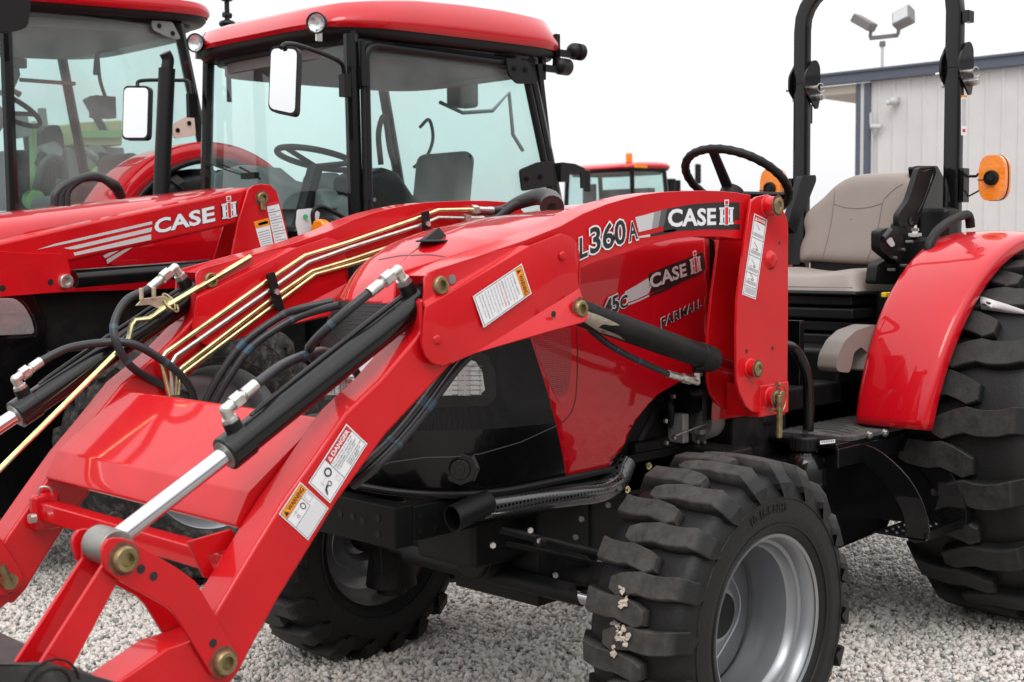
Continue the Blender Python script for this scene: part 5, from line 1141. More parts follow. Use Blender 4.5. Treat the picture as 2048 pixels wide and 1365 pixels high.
# round fuel sticker on the tank guard
# ------------------------------------------------------------------ cab tractors standing behind
M['glassd'] = glass('grey_green_glass', (.72, .88, .86), 1.5, dirt_haze=.16)
M['headliner'] = mat('grey_headliner', (.22, .225, .225), .9)
M['sky_reflector'] = mat('lamp_reflector', (.85, .85, .86), .15, metal=.75, bump=1.0, bscale=45)
def cab(T, yl, wd, xA, xT, xB, zt, zb, flare=.06, pil=.05, glassm='glass', roofm='red', xF=None, rz=.16, slope=.02, sub=True):
    """cab: left wall plane y=yl, width wd, front pillar x=xA, rear pillar from xT (top) to xB (bottom)"""
    yr = yl+wd; b = MB(); p2 = pil/2
    FL_ = [Vector((xA, yl, zt)), Vector((xA-.01, yl-flare*.4, zb))]; FR_ = [Vector((xA, yr, zt)), Vector((xA-.01, yr+flare, zb))]; BL_ = [Vector((xT, yl, zt)), Vector((xB, yl-flare*.4, zb))]; BR_ = [Vector((xT, yr, zt)), Vector((xB, yr+flare, zb))]
    for a, c in (FL_, FR_, BL_, BR_): b.tube([a, c], p2, n=8, smooth=False)
    for a, c in ((FL_[0], FR_[0]), (BL_[0], BR_[0]), (FL_[0], BL_[0]), (FR_[0], BR_[0]), (FL_[1], BL_[1]), (FR_[1], BR_[1]), (BL_[1], BR_[1]), (FL_[1], FR_[1])): b.tube([a, c], p2*.9, n=8, smooth=False)
    fr = b.make('cab_frame', 'black', T, smooth=40)
    b = MB(); b.box2((xA-.02, yl-.02, zb-.55), (xB+.02, yr+.02, zb+.02)); b.make('cab_base', 'plastic', T, bevel=.03)
    for nm, q in (('windshield', [FL_[0], FR_[0], FR_[1], FL_[1]]), ('door_glass', [FL_[0], BL_[0], BL_[1], FL_[1]]), ('side_glass', [FR_[0], BR_[0], BR_[1], FR_[1]]), ('rear_glass', [BL_[0], BR_[0], BR_[1], BL_[1]])):
        c = sum(q, Vector())/4; nrm = (q[1]-q[0]).cross(q[2]-q[0]).normalized(); cc = Vector(((xA+xB)/2, (yl+yr)/2, c.z)); nrm = nrm if (c-cc).dot(nrm) > 0 else -nrm
        b = MB(); G = []
        for i in range(7):
            row = []
            for j in range(7):
                u_, v_ = i/6, j/6; p = (q[0]*(1-u_)+q[1]*u_)*(1-v_)+(q[3]*(1-u_)+q[2]*u_)*v_; bulge = .035 if nm == 'windshield' else .012
                row.append(p+nrm*(bulge*(1-(2*u_-1)**2)*(1-.3*(2*v_-1)**2)+.003))
            G.append(row)
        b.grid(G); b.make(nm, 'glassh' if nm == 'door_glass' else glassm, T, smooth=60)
    # roof shell over a dark gasket
    xF = xF if xF is not None else xA-.17; x0, x1, y0, y1 = xF, xT+.34, yl-.10, yr+.10; cx, cy, hx, hy = (x0+x1)/2, (y0+y1)/2, (x1-x0)/2, (y1-y0)/2
    def ring(s_, z, n=5, k=72, sx=None):
        o = []
        for i in range(k+1):
            a = 2*math.pi*i/k; ca, sa = math.cos(a), math.sin(a); X = (abs(ca)**(2/n))*(1 if ca > 0 else -1)*hx*(sx or s_); Y = (abs(sa)**(2/n))*(1 if sa > 0 else -1)*hy*s_
            ramp = float(np.interp(X/hx, [-1, -.85, -.35, .15, .7, 1], [.55, .72, .92, 1, .95, .78])); o.append(Vector((cx+X, cy+Y, zt+(z-zt)*(ramp if z > zt+.06 else 1)+slope*X)))
        return o
    b = MB(); b.grid([ring(.985, zt+.03), ring(1.0, zt+.05), ring(1.0, zt+.085), ring(.985, zt+.115), ring(.94, zt+rz-.02), ring(.85, zt+rz), ring(.6, zt+rz+.018), ring(.3, zt+rz+.024), ring(.01, zt+rz+.026)]); b.make('roof', roofm, T, smooth=60)
    b = MB(); b.grid([ring(.88, zt-.015), ring(.955, zt-.01), ring(.975, zt+.01), ring(.975, zt+.045)]); b.prism(ring(.88, zt-.015)[:-1], (0, 0, -.02)); b.make('roof_gasket', 'plastic', T, smooth=50)
    b = MB(); b.prism(ring(.84, zt-.036)[:-1], (0, 0, -.05)); b.make('headliner', 'headliner', T)
    return FL_, FR_, BL_, BR_
def hinge(T, poly, y, bolts, m='plastic'):
    b = MB(); b.prism(rnd([U(a, c, y=y) for a, c in poly], .02), (0, .012, 0)); h = b.make('door_hinge', m, T, bevel=.004)
    b = MB()
    for a, c in bolts: p = U(a, c, y=y); b.cyl(p+Vector((0, .001, 0)), p+Vector((0, -.006, 0)), .014, n=16); b.cyl(p+Vector((0, -.005, 0)), p+Vector((0, -.010, 0)), .007, n=6)
    make_each(b, 'bolt', 'gplastic', h)
def lamp(T, p, r, face, name='work_lamp'):
    face = Vector(face).normalized(); q = face.to_track_quat('Z', 'Y').to_matrix().to_4x4(); Mx = Matrix.Translation(p) @ q
    b = MB(); b.lathe([(-.075, 0), (-.07, r*.55), (-.03, r*.95), (0, r*1.05), (.004, r*1.0), (.0, r*.90)], (0, 0, 0), 'z', 40); bmesh.ops.transform(b.b, matrix=Mx, verts=b.b.verts); o = b.make(name, 'plastic', T, smooth=50)
    b = MB(); b.lathe([(-.030, 0), (-.026, r*.5), (-.010, r*.9)], (0, 0, 0), 'z', 40); bmesh.ops.transform(b.b, matrix=Mx, verts=b.b.verts); b.make('reflector', 'sky_reflector', o, smooth=60)
    b = MB(); b.lathe([(.006, 0), (.004, r*.5), (.0, r*.92)], (0, 0, 0), 'z', 40); bmesh.ops.transform(b.b, matrix=Mx, verts=b.b.verts); b.make('lens', 'lens', o, smooth=60)
    b = MB(); b.box(p-face*.03+Vector((0, 0, -r*1.15)), (.03, .012, .05)); b.make('lamp_bracket', 'zinc', o); return o
def mirror(T, quad, y, arm, tilt=0, r_=.03):
    P = [U(a, c, y=y) for a, c in quad]; ctr = sum(P, Vector())/len(P); dirc = (Vector(CAM)-ctr); dirc.z = 0; n = Vector((-.88, -.42, .10)).normalized()
    # re-lay the traced outline on an upright plane that faces forward and outward
    Q = []
    for a, c in quad:
        d = Vector(ray(a, c)); t = (ctr-Vector(CAM)).dot(n)/d.dot(n); Q.append(Vector(CAM)+d*t)
    O = rnd(Q, r_, 6); b = MB(); b.prism(O, -n*.035); m = b.make('mirror', 'plastic', T, bevel=.006, segs=3)
    I = [ctr+(p-ctr)*.92+n*.0022+ (0*n) for p in O]; b = MB(); c_ = ctr+n*.0035
    b.prism([p-n*.001 for p in I], n*.0012); g_ = b.make('mirror_glass', 'mirror', m, smooth=0)
    b = MB(); b.tube([U(a, c, y=yy) for a, c, yy in arm], .010, n=10, res=6); b.make('mirror_arm', 'plastic', m, smooth=60); return m
def swheel(T, c, r, tilt=35):
    n = Vector((math.sin(R(tilt)), 0, math.cos(R(tilt)))); e1 = Vector((0, 1, 0)); e2 = n.cross(e1).normalized(); b = MB()
    b.tube([c+(e1*math.cos(a)+e2*math.sin(a))*r for a in np.linspace(0, 2*math.pi, 48, endpoint=False)], .016, n=10, smooth=False, closed=True); s_ = b.make('steering_wheel', 'plastic', T, smooth=60); b = MB()
    for a in (90, 210, 330): b.tube([c-n*.04, c+(e1*math.cos(R(a))+e2*math.sin(R(a)))*r], .014, n=8, smooth=False)
    b.tube([c-n*.04, c-n*.5+Vector((-.05, 0, 0))], .04, n=10, smooth=False); b.make('spoke', 'plastic', s_)
def tseat(T, x, y, z):
    b = MB(); b.box2((x, y-.24, z), (x+.46, y+.24, z+.13)); s_ = b.make('seat', 'headliner', T, bevel=.05, segs=4); b = MB(); b.box((x+.50, y, z+.24), (.11, .42, .34), Matrix.Rotation(.15, 3, 'Y')); b.make('backrest', 'headliner', T, bevel=.06, segs=4)
def hood2(T, x0, x1, yc, w0, w1, zt0, zt1, zb, nosez):
    b = MB(); G = []
    for i in range(25):
        t = i/24; x = x0+(x1-x0)*t; nose = 1-max(0, 1-t/.10)**2.2; w_ = (w0+(w1-w0)*t)*(.72+.28*nose); top = zt0+(zt1-zt0)*t-(1-nose)*.22; sh = top-.07
        G.append(catmull([Vector(p) for p in ((x, yc-w_*.97, zb), (x, yc-w_, (zb+sh)/2), (x, yc-w_, sh-.12), (x, yc-w_*.93, sh), (x, yc-w_*.6, top-.01), (x, yc, top), (x, yc+w_*.6, top-.01), (x, yc+w_*.93, sh), (x, yc+w_, sh-.12), (x, yc+w_, (zb+sh)/2), (x, yc+w_*.97, zb))], 4))
    b.grid(G); h = b.make('hood', 'red', T, smooth=50)
    b = MB(); w_ = w0*.86; b.prism(rnd([Vector((x0+.02, yc-w_, zb-.05)), Vector((x0+.02, yc+w_, zb-.05)), Vector((x0+.02, yc+w_, nosez)), Vector((x0+.02, yc-w_, nosez))], .06), (-.06, 0, 0)); b.make('nose', 'gplastic', T, bevel=.03, segs=3)
    b = MB(); b.box2((x0+.05, yc-w0*.9, zb-.55), (x1+.3, yc+w0*.9, zb+.02)); b.make('engine', 'blackd', T, bevel=.02); return h
# ---- middle tractor: cab, loader
T2 = thing('cab_tractor', 'middle red cab tractor with two round lamps on its roof front and sky-reflecting left mirror', 'tractor', (1.5, 2.7, 0), 'cab tractors parked in a row')
YL = 2.1
cab(T2, YL, 1.18, 1.106, 2.28, 2.52, 2.325, 1.42, xF=.93, rz=.215, pil=.062)
b = MB(); b.tube([Vector((1.09, YL-.01, 2.31)), Vector((1.085, YL-.03, 1.40))], .034, n=10, smooth=False); b.make('front_pillar', 'black', T2)
b = MB(); DQ = [Vector((1.16, YL-.03, 2.27)), Vector((2.22, YL-.03, 2.27)), Vector((2.45, YL-.05, 1.45)), Vector((1.15, YL-.05, 1.45))]; b.tube(rnd(DQ, .08, 5), .020, n=8, smooth=False, closed=True); b.make('door_frame', 'plastic', T2, smooth=60)
b = MB(); b.tube([Vector((1.13, YL-.045, 2.28)), Vector((1.12, YL-.06, 1.45))], .012, n=8, smooth=False)
for z_ in (2.12, 1.6): b.box((1.125, YL-.05, z_), (.04, .04, .09))
b.make('door_pivot', 'plastic', T2)
b = MB(); b.tube([U(a, c, y=3.0) for a, c in ((840, 255), (858, 240), (866, 275), (855, 310), (828, 335))], .010, n=8); b.tube([U(a, c, y=3.0) for a, c in ((880, 205), (925, 226), (985, 222), (1018, 186), (1026, 270), (1046, 302))], .012, n=8, smooth=False); b.make('inner_rail', 'headliner', T2, smooth=50)
b = MB(); b.box(U(925, 188, y=2.9), (.16, .12, .16)); b.cyl(U(925, 150, y=2.9), U(925, 188, y=2.9), .02); b.make('cab_monitor', 'headliner', T2, bevel=.03)
b = MB(); b.prism([U(a, c, y=2.35) for a, c in ((738, 350), (770, 335), (800, 345), (830, 390), (900, 430), (900, 470), (735, 470))], (0, .3, 0)); b.make('side_console', 'plastic', T2, bevel=.04, segs=3)
b = MB(); b.prism([U(a, c, x=1.25) for a, c in ((425, 345), (470, 330), (530, 335), (560, 360), (640, 380), (660, 420), (420, 420))], (.12, 0, 0)); b.make('instrument_panel', 'headliner', T2, bevel=.04, segs=3)
b = MB(); b.prism([U(a, c, x=1.40) for a, c in ((600, 350), (640, 345), (670, 370), (690, 430), (580, 430))], (.14, 0, 0)); b.make('column_cover', 'headliner', T2, bevel=.04, segs=3)
hinge(T2, [(1012, 117), (1058, 122), (1076, 168), (1035, 168), (1018, 150)], YL-.065, [(1029, 137), (1051, 140)])
hinge(T2, [(1040, 340), (1075, 325), (1105, 322), (1108, 372), (1045, 383)], YL-.065, [(1053, 358), (1081, 354)])
b = MB(); b.prism([U(a, c, y=YL-.03) for a, c in ((1076, 128), (1084, 128), (1112, 372), (1104, 372))], (0, .03, 0)); b.make('door_edge', 'plastic', T2)
b = MB(); b.prism(rnd([U(a, c, y=YL-.04) for a, c in ((720, 392), (735, 377), (765, 380), (778, 400), (776, 440), (722, 440))], .03), (0, .05, 0)); dh = b.make('door_handle', 'plastic', T2, bevel=.01, segs=3)
b = MB(); p = U(747, 400, y=YL-.041); b.cyl(p, p+Vector((0, -.008, 0)), .010, n=16); b.make('key_lock', 'chrome', dh)
b = MB(); b.tube([U(a, c, y=YL+.06) for a, c in ((762, 330), (757, 270), (765, 236), (772, 245), (780, 300), (790, 330))], .014, n=10); b.make('grab_handle', 'plastic', T2, smooth=60)
for a, c, rr in ((632, 46, .040), (390, 86, .040)): lamp(T2, U(a, c, x=.90), rr*1.15, (-.86, -.5, -.05))
for a, c in ((1148, 103), (1120, 133)): 
    p = U(a, c, y=YL-.02); b = MB(); b.sph(p, .045, (.9, 1, 1)); b.cyl(p, p+Vector((.06, 0, 0)), .045, n=24); b.box(p+Vector((-.06, 0, -.02)), (.13, .025, .035)); b.box(p+Vector((-.12, .02, .0)), (.03, .03, .16)); b.make('work_lamp', 'plastic', T2, smooth=50)
b = MB(); b.box2((U(1108, 350, y=YL).x, YL-.05, 1.68), (U(1125, 350, y=YL).x, YL+.02, 1.78)); b.prism([U(a, c, y=YL-.03) for a, c in ((1125, 325), (1150, 328), (1170, 337), (1170, 377), (1163, 377), (1162, 346), (1140, 345), (1125, 350))], (0, .01, 0)); b.make('lamp_bracket', 'plastic', T2)
mirror(T2, [(541, 92), (597, 94), (592, 234), (536, 222)], 1.80, [(562, 96, 1.80), (575, 88, 1.82), (610, 95, 1.9), (676, 122, 2.04), (688, 145, 2.07), (690, 190, 2.08)])
mirror(T2, [(247, 172), (299, 172), (296, 280), (244, 280)], 3.55, [(275, 175, 3.55), (282, 162, 3.55), (350, 161, 3.4), (378, 165, 3.33), (384, 195, 3.3), (384, 225, 3.28)])
b = MB(); b.box(U(384, 212, y=3.27), (.05, .03, .12)); b.box(U(690, 172, y=2.06), (.04, .04, .10)); make_each(b, 'mirror_clamp', 'plastic', T2)
swheel(T2, U(634, 318, y=2.62), .20, 14); tseat(T2, 1.72, 2.70, 1.45)
b = MB(); b.box2((1.30, 2.45, 1.2), (1.42, 2.95, 1.60)); b.make('dashboard', 'headliner', T2, bevel=.06, segs=3)
b = MB(); b.tube([U(a, c, x=1.07) for a, c in ((480, 335), (500, 345), (520, 358))], .006); b.box(U(500, 352, x=1.06), (.03, .12, .03)); b.tube([U(a, c, x=1.05) for a, c in ((408, 322), (440, 336), (490, 352))], .004); b.make('wiper', 'plastic', T2)
b = MB(); e0, e1 = U(322, 400, y=3.2), U(334, 138, y=3.2); b.cyl(e0, e1, .041, n=32); b.tube([e1, U(336, 120, y=3.2), U(330, 106, y=3.2)], .030, n=20); b.make('exhaust_stack', 'plastic', T2, smooth=50)
h2 = hood2(T2, -.78, .74, 2.69, .33, .36, 1.44, 1.625, 1.17, 1.30)
HY = 2.37
p0 = Vector((-.88, 2.42, 1.02)); b = MB(); b.prism(rnd([U(a, c, y=2.36) for a, c in ((-30, 597), (30, 597), (48, 612), (64, 640), (70, 668), (-30, 672))], .02), (0, .02, 0)); hl = b.make('headlight', 'lampchrome', T2, bevel=.004)
b = MB(); b.prism(rnd([U(a, c, y=2.345) for a, c in ((-30, 592), (34, 592), (54, 610), (72, 642), (76, 675), (-30, 680))], .02), (0, .006, 0)); b.make('lens', 'lens', hl)
b = MB(); b.prism([U(a, c, y=2.375) for a, c in ((-60, 575), (70, 580), (95, 640), (100, 700), (210, 690), (260, 900), (200, 1040), (-60, 1040))], (0, .6, 0)); b.make('front_cowl', 'gplastic', T2, bevel=.02)
d = Decal(Flat(y=HY-.03), .0008); d.text('FARMALL', [(409, 478), (470, 463), (469, 452), (408, 467)], 'silver', off=.06, fit=.04); d.up(); d.text('FARMALL', [(409, 478), (470, 463), (469, 452), (408, 467)], 'dblack', off=.04, fit=.04)
for q in ([(206, 512), (236, 497), (240, 500), (210, 517)], [(212, 520), (262, 492), (270, 492), (215, 528)]): d.poly(q, 'silver')
b = MB(); b.prism([U(a, c, y=HY-.03) for a, c in ((200, 500), (250, 488), (470, 440), (480, 520), (440, 530), (225, 532))], (0, .02, 0)); b.make('hood_side', 'red', h2, bevel=.003); d.done('hood_decal', h2)
t2 = make_tyre(.56, .36, .33, 16, .032, .055, .2, 5, skirt=.07, slant=.35, wav=0)
r2 = make_rim([(-.13, .322), (-.14, .335), (-.13, .33), (-.12, .315), (-.09, .305), (-.06, .29), (.06, .28), (.10, .30), (.13, .322)]); b = MB(); b.lathe([(-.03, .285), (-.05, .22), (-.02, .12), (-.06, .10), (-.07, 0)], (0, 0, 0), 'y', 48); d2 = b.me(flip=False)
wheel(T2, (.13, 1.93, .555), t2, r2, d2, False, tm='rubber', rm='rim'); wheel(T2, (.13, 3.45, .555), t2, r2, d2, True, tm='rubber', rm='rim')
t5 = make_tyre(.70, .42, .40, 20, .03, .055, .2, 8, skirt=.08, slant=.4, wav=0); r5 = make_rim([(-.17, .39), (-.18, .405), (-.15, .38), (.15, .38), (.18, .405)])
t4 = make_tyre(.80, .46, .48, 20, .035, .06, .2, 6, skirt=.08, slant=.4, wav=0); r4 = make_rim([(-.18, .47), (-.19, .485), (-.16, .46), (-.1, .45), (.1, .45), (.16, .46), (.19, .485)]); b = MB(); b.lathe([(-.05, .45), (-.08, .3), (-.04, .15), (-.1, .1), (-.1, 0)], (0, 0, 0), 'y', 48); d4 = b.me(flip=False)
wheel(T2, (2.50, 1.82, .70), t5, r5, d2, False, tm='rubber2', rm='rimd'); wheel(T2, (2.50, 3.56, .70), t5, r5, d2, True, tm='rubber2', rm='rimd')
b = MB(); b.cyl((.13, 2.0, .52), (.13, 3.4, .52), .06); b.box2((-.5, 2.5, .55), (2.6, 2.9, .95)); b.make('chassis', 'blackd', T2, bevel=.02)
def bfender(T, cx, y0, y1, cz, r_, a0, a1, name='rear_fender', m='red', trim=True):
    b = MB(); G = []
    for i in range(41):
        th = R(a0+(a1-a0)*i/40); G.append(catmull([Vector((cx+q*math.cos(th), y, cz+q*math.sin(th))) for y, q in ((y1, r_-.06), (y1, r_-.01), (y1-.03, r_), (y0+.06, r_+.01), (y0+.02, r_-.005), (y0, r_-.05), (y0, r_-.10))], 4))
    b.grid(G); o = b.make(name, m, T, smooth=60)
    if trim:
        b = MB(); b.tube([Vector((cx+(r_-.10)*math.cos(R(a)), y0, cz+(r_-.10)*math.sin(R(a)))) for a in np.linspace(a0, a1, 30)], .018, n=8, smooth=False); b.make('fender_trim', 'plastic', o, smooth=60)
bfender(T2, 2.50, 1.60, 2.08, .75, .80, 165, 20); bfender(T2, 2.50, 3.30, 3.78, .75, .80, 165, 20)
b = MB(); p = U(650, 458, y=1.95); b.cyl(p, p+Vector((-.05, -.01, 0)), .042, n=24); L_ = b.make('marker_lamp', 'amber', T2, bevel=.01, segs=3); b = MB(); b.cyl(p+Vector((.0, 0, 0)), p+Vector((.04, 0, 0)), .048, n=24); b.tube([U(a, c, y=1.97) for a, c in ((628, 455), (626, 425), (642, 414), (668, 425), (705, 445))], .010); b.make('lamp_bracket', 'plastic', L_)
b = MB(); b.prism(rnd([U(a, c, y=2.02) for a, c in ((595, 420), (622, 417), (640, 425), (630, 480), (600, 482), (592, 450))], .01), (0, .004, 0)); b.make('window_sticker', 'white', T2, smooth=0)
b = MB(); b.cyl(U(611, 434, y=2.016), U(611, 434, y=2.012), .011, n=20); b.make('round_sticker', 'green', T2, smooth=0)
# loader of the middle tractor
L2 = thing('front_loader', 'silver-striped red front loader at the left, mounted on the middle cab tractor', 'front loader', (0, 2.05, 0))
Y2 = 2.0
b = MB(); b.prism([U(a, c, y=Y2) for a, c in ((-160, 530), (-60, 503), (0, 485), (100, 462), (200, 440), (300, 419), (400, 398), (480, 380), (497, 374), (492, 430), (479, 447), (300, 488), (150, 522), (127, 524), (-160, 590))], (0, .10, 0)); a2 = b.make('loader_arm', 'redl', L2, bevel=.012, segs=3)
b = MB(); b.prism(rnd([U(a, c, y=Y2-.01) for a, c in ((-120, 500), (0, 503), (60, 507), (127, 507), (137, 524), (147, 577), (130, 584), (0, 594), (-120, 640))], .015), (0, .01, 0)); b.prism([U(a, c, y=Y2) for a, c in ((-160, 560), (0, 510), (-100, 700), (-260, 900))], (0, .1, 0)); b.make('knee_plate', 'redl', a2, bevel=.003)
pin(U(130, 563, y=Y2-.01), r=.028, L=.02, parent=a2, m='zinc'); holes([(101, 565), (5, 577)], Y2-.01, a2, .012)
b = MB(); b.cyl(U(147, 558, y=Y2+.05), U(420, 536, y=Y2+.05), .036, n=32); b.make('lift_cylinder', 'black', L2, bevel=.004)
b = MB(); b.prism([U(a, c, y=Y2-.02) for a, c in ((496, 380), (505, 372), (525, 368), (541, 370), (554, 383), (571, 445), (582, 500), (575, 620), (440, 620), (462, 519), (476, 445))], (0, .012, 0)); p2_ = b.make('loader_post', 'redl', L2, bevel=.004)
b = MB(); b.prism([U(a, c, y=Y2+.12) for a, c in ((452, 440), (500, 430), (540, 600), (430, 600), (424, 530))], (0, .012, 0)); b.make('inner_plate', 'redl', p2_, bevel=.003)
pin(U(524, 397, y=Y2-.02), r=.026, L=.012, parent=p2_); b = MB(); v0, v1 = U(524, 397, y=Y2-.030), U(526, 420, y=Y2-.030); b.tube([v0, v1], .012, n=10); b.make('pin_keeper', 'brass', p2_)
d = Decal(Flat(y=Y2-.02), .001); q = [(525, 506), (548, 500), (537, 436), (507, 444)]; d.quad(q, 'white'); d.up(); d.quad(q, 'dorange', (0, .82, 1, 1)); d.quad(q, 'dgrey', (.25, .87, .9, .94))
for i in range(9): d.quad(q, 'dsil2', (.08, .08+i*.075, .9, .10+i*.075))
d.done('warning_label', p2_); d = Decal(Flat(y=Y2-.02), .001); q = [(552, 500), (579, 495), (556, 402), (532, 408)]; d.quad(q, 'white'); d.up(); d.quad(q, 'dred', (0, .93, 1, 1)); d.quad(q, 'dgrey', (0, .60, 1, .61)); d.quad(q, 'dgrey', (0, .35, 1, .36)); d.quad(q, 'dgrey', (0, .78, 1, .79))
for i in range(14): d.quad(q, 'dsil2', (.1, .05+i*.06, .9-.3*(i % 2), .065+i*.06))
d.done('danger_label', p2_)
d = Decal(Flat(y=Y2), .001); 
for q in ([(73, 500), (110, 488), (304, 443), (304, 449), (160, 482)], [(127, 497), (304, 455), (302, 464), (150, 499), (140, 499)], [(147, 506), (302, 469), (302, 480), (149, 512)]): d.poly(q, 'silver')
d.up(); d.quad([(306, 474), (440, 444), (436, 410), (303, 438)], 'dgrey', (.0, .1, 1, .95)) if False else None
case(d, [(309, 469), (430, 443), (428, 412), (308, 440)], [(444, 439), (474, 433), (472, 403), (442, 409)]); d.done('arm_decal', a2)
def hoseT(T, pts, r=.014, m='hose'):
    b = MB(); b.tube([U(a, c, y=y) for a, c, y in pts], r, n=12, res=8); b.make('hydraulic_hose', m, T, smooth=60)
for k in range(3): hoseT(L2, [(108+k*12, 412, 2.25), (112+k*12, 388-k*4, 2.25), (140+k*14, 366-k*5, 2.25), (190+k*8, 352+k*3, 2.25), (225+k*4, 372, 2.25), (238+k*3, 392, 2.3)], .017)
# ---- leftmost tractor
T3 = thing('cab_tractor', 'leftmost red cab tractor with large curved side glass and arched red fender', 'tractor', (1.2, 5.0, 0), 'cab tractors parked in a row')
Y3 = 4.4
FLp, FRp, BLp, BRp = cab(T3, Y3, 1.5, .54, 1.62, 1.86, 2.70, 1.50, xF=.25, rz=.13, pil=.07, glassm='glassd', slope=.05)
hinge(T3, [(303, 41), (345, 44), (362, 78), (352, 80), (330, 72), (306, 60)], Y3-.04, [(318, 52), (345, 67)], 'headliner'); hinge(T3, [(348, 247), (388, 225), (392, 272), (350, 278), (344, 262)], Y3-.04, [(355, 261), (378, 247)], 'cream')
bfender(T3, 1.60, 4.0, 4.38, 1.19, .77, 178, 20); wheel(T3, (1.60, 4.18, 1.02), t4, r4, d4, False, tm='rubber2', rm='rimd').__class__
b = MB(); b.box2((-1.2, 4.75, .95), (.5, 5.5, 1.50)); b.make('hood', 'red', T3, bevel=.08, segs=4); b = MB(); b.box2((-1.1, 4.8, .5), (2.5, 5.4, .95)); b.make('chassis', 'blackd', T3, bevel=.03)
wheel(T3, (-.5, 4.35, .555), t2, r2, d2, False, tm='rubber2', rm='rimd'); wheel(T3, (-.5, 5.9, .555), t2, r2, d2, True, tm='rubber2', rm='rimd')
swheel(T3, U(15, 215, y=4.95), .20, 30); tseat(T3, 1.1, 5.15, 1.55)
b = MB(); b.prism(rnd([U(a, c, y=3.9) for a, c in ((-40, -20), (60, -20), (62, 10), (56, 55), (30, 64), (-40, 66))], .03), (0, .05, 0)); b.make('mirror', 'plastic', T3, bevel=.01, segs=3)
b = MB(); b.tube([U(a, c, y=Y3+.9) for a, c in ((190, 150), (195, 110), (215, 100), (240, 100))], .014); b.tube([U(a, c, y=Y3+.9) for a, c in ((195, 110), (200, 160), (212, 200), (210, 215))], .012); b.box(U(205, 215, y=Y3+.9), (.14, .1, .14)); b.make('lever', 'headliner', T3, smooth=50)
b = MB(); b.box2((1.0, Y3+.1, 1.3), (1.7, Y3+.35, 1.75)); b.make('side_console', 'plastic', T3, bevel=.05, segs=3)
m0 = U(455, 60, y=5.2); b = MB(); b.cyl(m0-Vector((0, 0, .5)), m0+Vector((0, 0, .45)), .018, n=14); b.sph(m0+Vector((0, 0, .04)), .06, (1, 1, .5)); b.cyl(m0+Vector((0, 0, .20)), m0+Vector((0, 0, .30)), .04, .055, n=16); b.cyl(m0+Vector((-.03, 0, .1)), m0+Vector((.03, 0, .1)), .02); b.make('antenna', 'plastic', T3)
# ---- implement beyond the leftmost tractor, seen through its glass
I1 = thing('seed_drill', 'green farm implement with an olive box, seen through the glass of the leftmost cab', 'farm implement', (2.6, 8.2, 0))
def ibox(l, y, t, m, name, parent=I1):
    b = MB(); b.prism([U(a, c, y=y) for a, c in l], (0, t, 0)); return b.make(name, m, parent, bevel=.02)
ibox([(155, 245), (246, 240), (246, 292), (150, 292)], 8.0, .8, 'olive', 'hopper'); ibox([(162, 262), (246, 260), (246, 276), (162, 276)], 7.96, .02, 'lime', 'hopper_band'); ibox([(135, 295), (250, 295), (250, 420), (130, 420)], 8.1, .6, 'headliner', 'frame_panel')
ibox([(85, 262), (98, 250), (120, 250), (128, 268), (132, 300), (90, 300)], 8.0, .4, 'blackd', 'gearbox'); ibox([(66, 245), (74, 240), (78, 400), (70, 400)], 8.0, .1, 'lime', 'upright'); ibox([(20, 300), (130, 300), (130, 420), (10, 420)], 8.3, .5, 'blackd', 'drive_housing')
rk = random.Random(3)
for k in range(14):
    p = U(rk.uniform(25, 235), rk.uniform(250, 400), y=8.0); b = MB(); L_ = rk.uniform(.05, .16)
    if k % 3 == 0: b.cyl(p, p+Vector((rk.uniform(-.3, .3), 0, rk.uniform(-.2, .3))), .035, n=12)
    elif k % 3 == 1: b.box(p, (L_, .1, L_*1.4), Matrix.Rotation(rk.uniform(-.5, .5), 3, 'Y'))
    else: b.cyl(p, p+Vector((0, .12, 0)), L_*.8, n=20)
    b.make('drive_part', ('blackd', 'headliner', 'lime', 'steel', 'blackd')[k % 5], I1, bevel=.008)
b = MB(); b.tube([U(a, c, y=7.9) for a, c in ((70, 380), (85, 330), (110, 315), (130, 340), (128, 400))], .03, n=8); b.make('drive_hose', 'hose', I1, smooth=60)
b = MB(); b.tube([U(a, c, y=4.9) for a, c in ((5, 118), (30, 120), (34, 150), (22, 178), (40, 190))], .02, n=8, smooth=False); b.cyl(U(36, 118, y=4.9), U(36, 135, y=4.9), .05); b.tube([U(a, c, y=4.9) for a, c in ((40, 160), (150, 168))], .012, n=8); b.make('cab_bracket', 'headliner', T3)
# ---- far tractor
T4 = thing('cab_tractor', 'small far-off red cab tractor with an orange beacon on its roof', 'tractor', (16.6, 14.4, 0))
Y4 = 14.0; xa = U(1264, 380, y=Y4).x; xb = U(1328, 350, y=Y4).x; zt4 = U(1264, 338, y=Y4).z; w4 = 1.75
cab(T4, Y4, w4, xa, xb, xb+.15, zt4, 1.75, xF=xa-.25, rz=.17, pil=.10, glassm='glassd')
b = MB(); b.box2((xa-3.0, Y4+.35, 1.0), (xa, Y4+1.4, 1.95)); b.make('hood', 'red', T4, bevel=.12, segs=3); b = MB(); b.box2((xa-2.8, Y4+.4, .5), (xb+.5, Y4+1.4, 1.1)); b.make('chassis', 'blackd', T4)
p = U(1258, 322, y=Y4+.2); b = MB(); b.cyl(p-Vector((0, 0, .05)), p+Vector((0, 0, .16)), .07, n=20); b.make('beacon', 'amber', T4, bevel=.03); b = MB(); b.box2((xa-.02, Y4-.12, zt4+.02), (xa+.35, Y4-.08, zt4+.10)); b.make('marker_lamp', 'amber', T4)
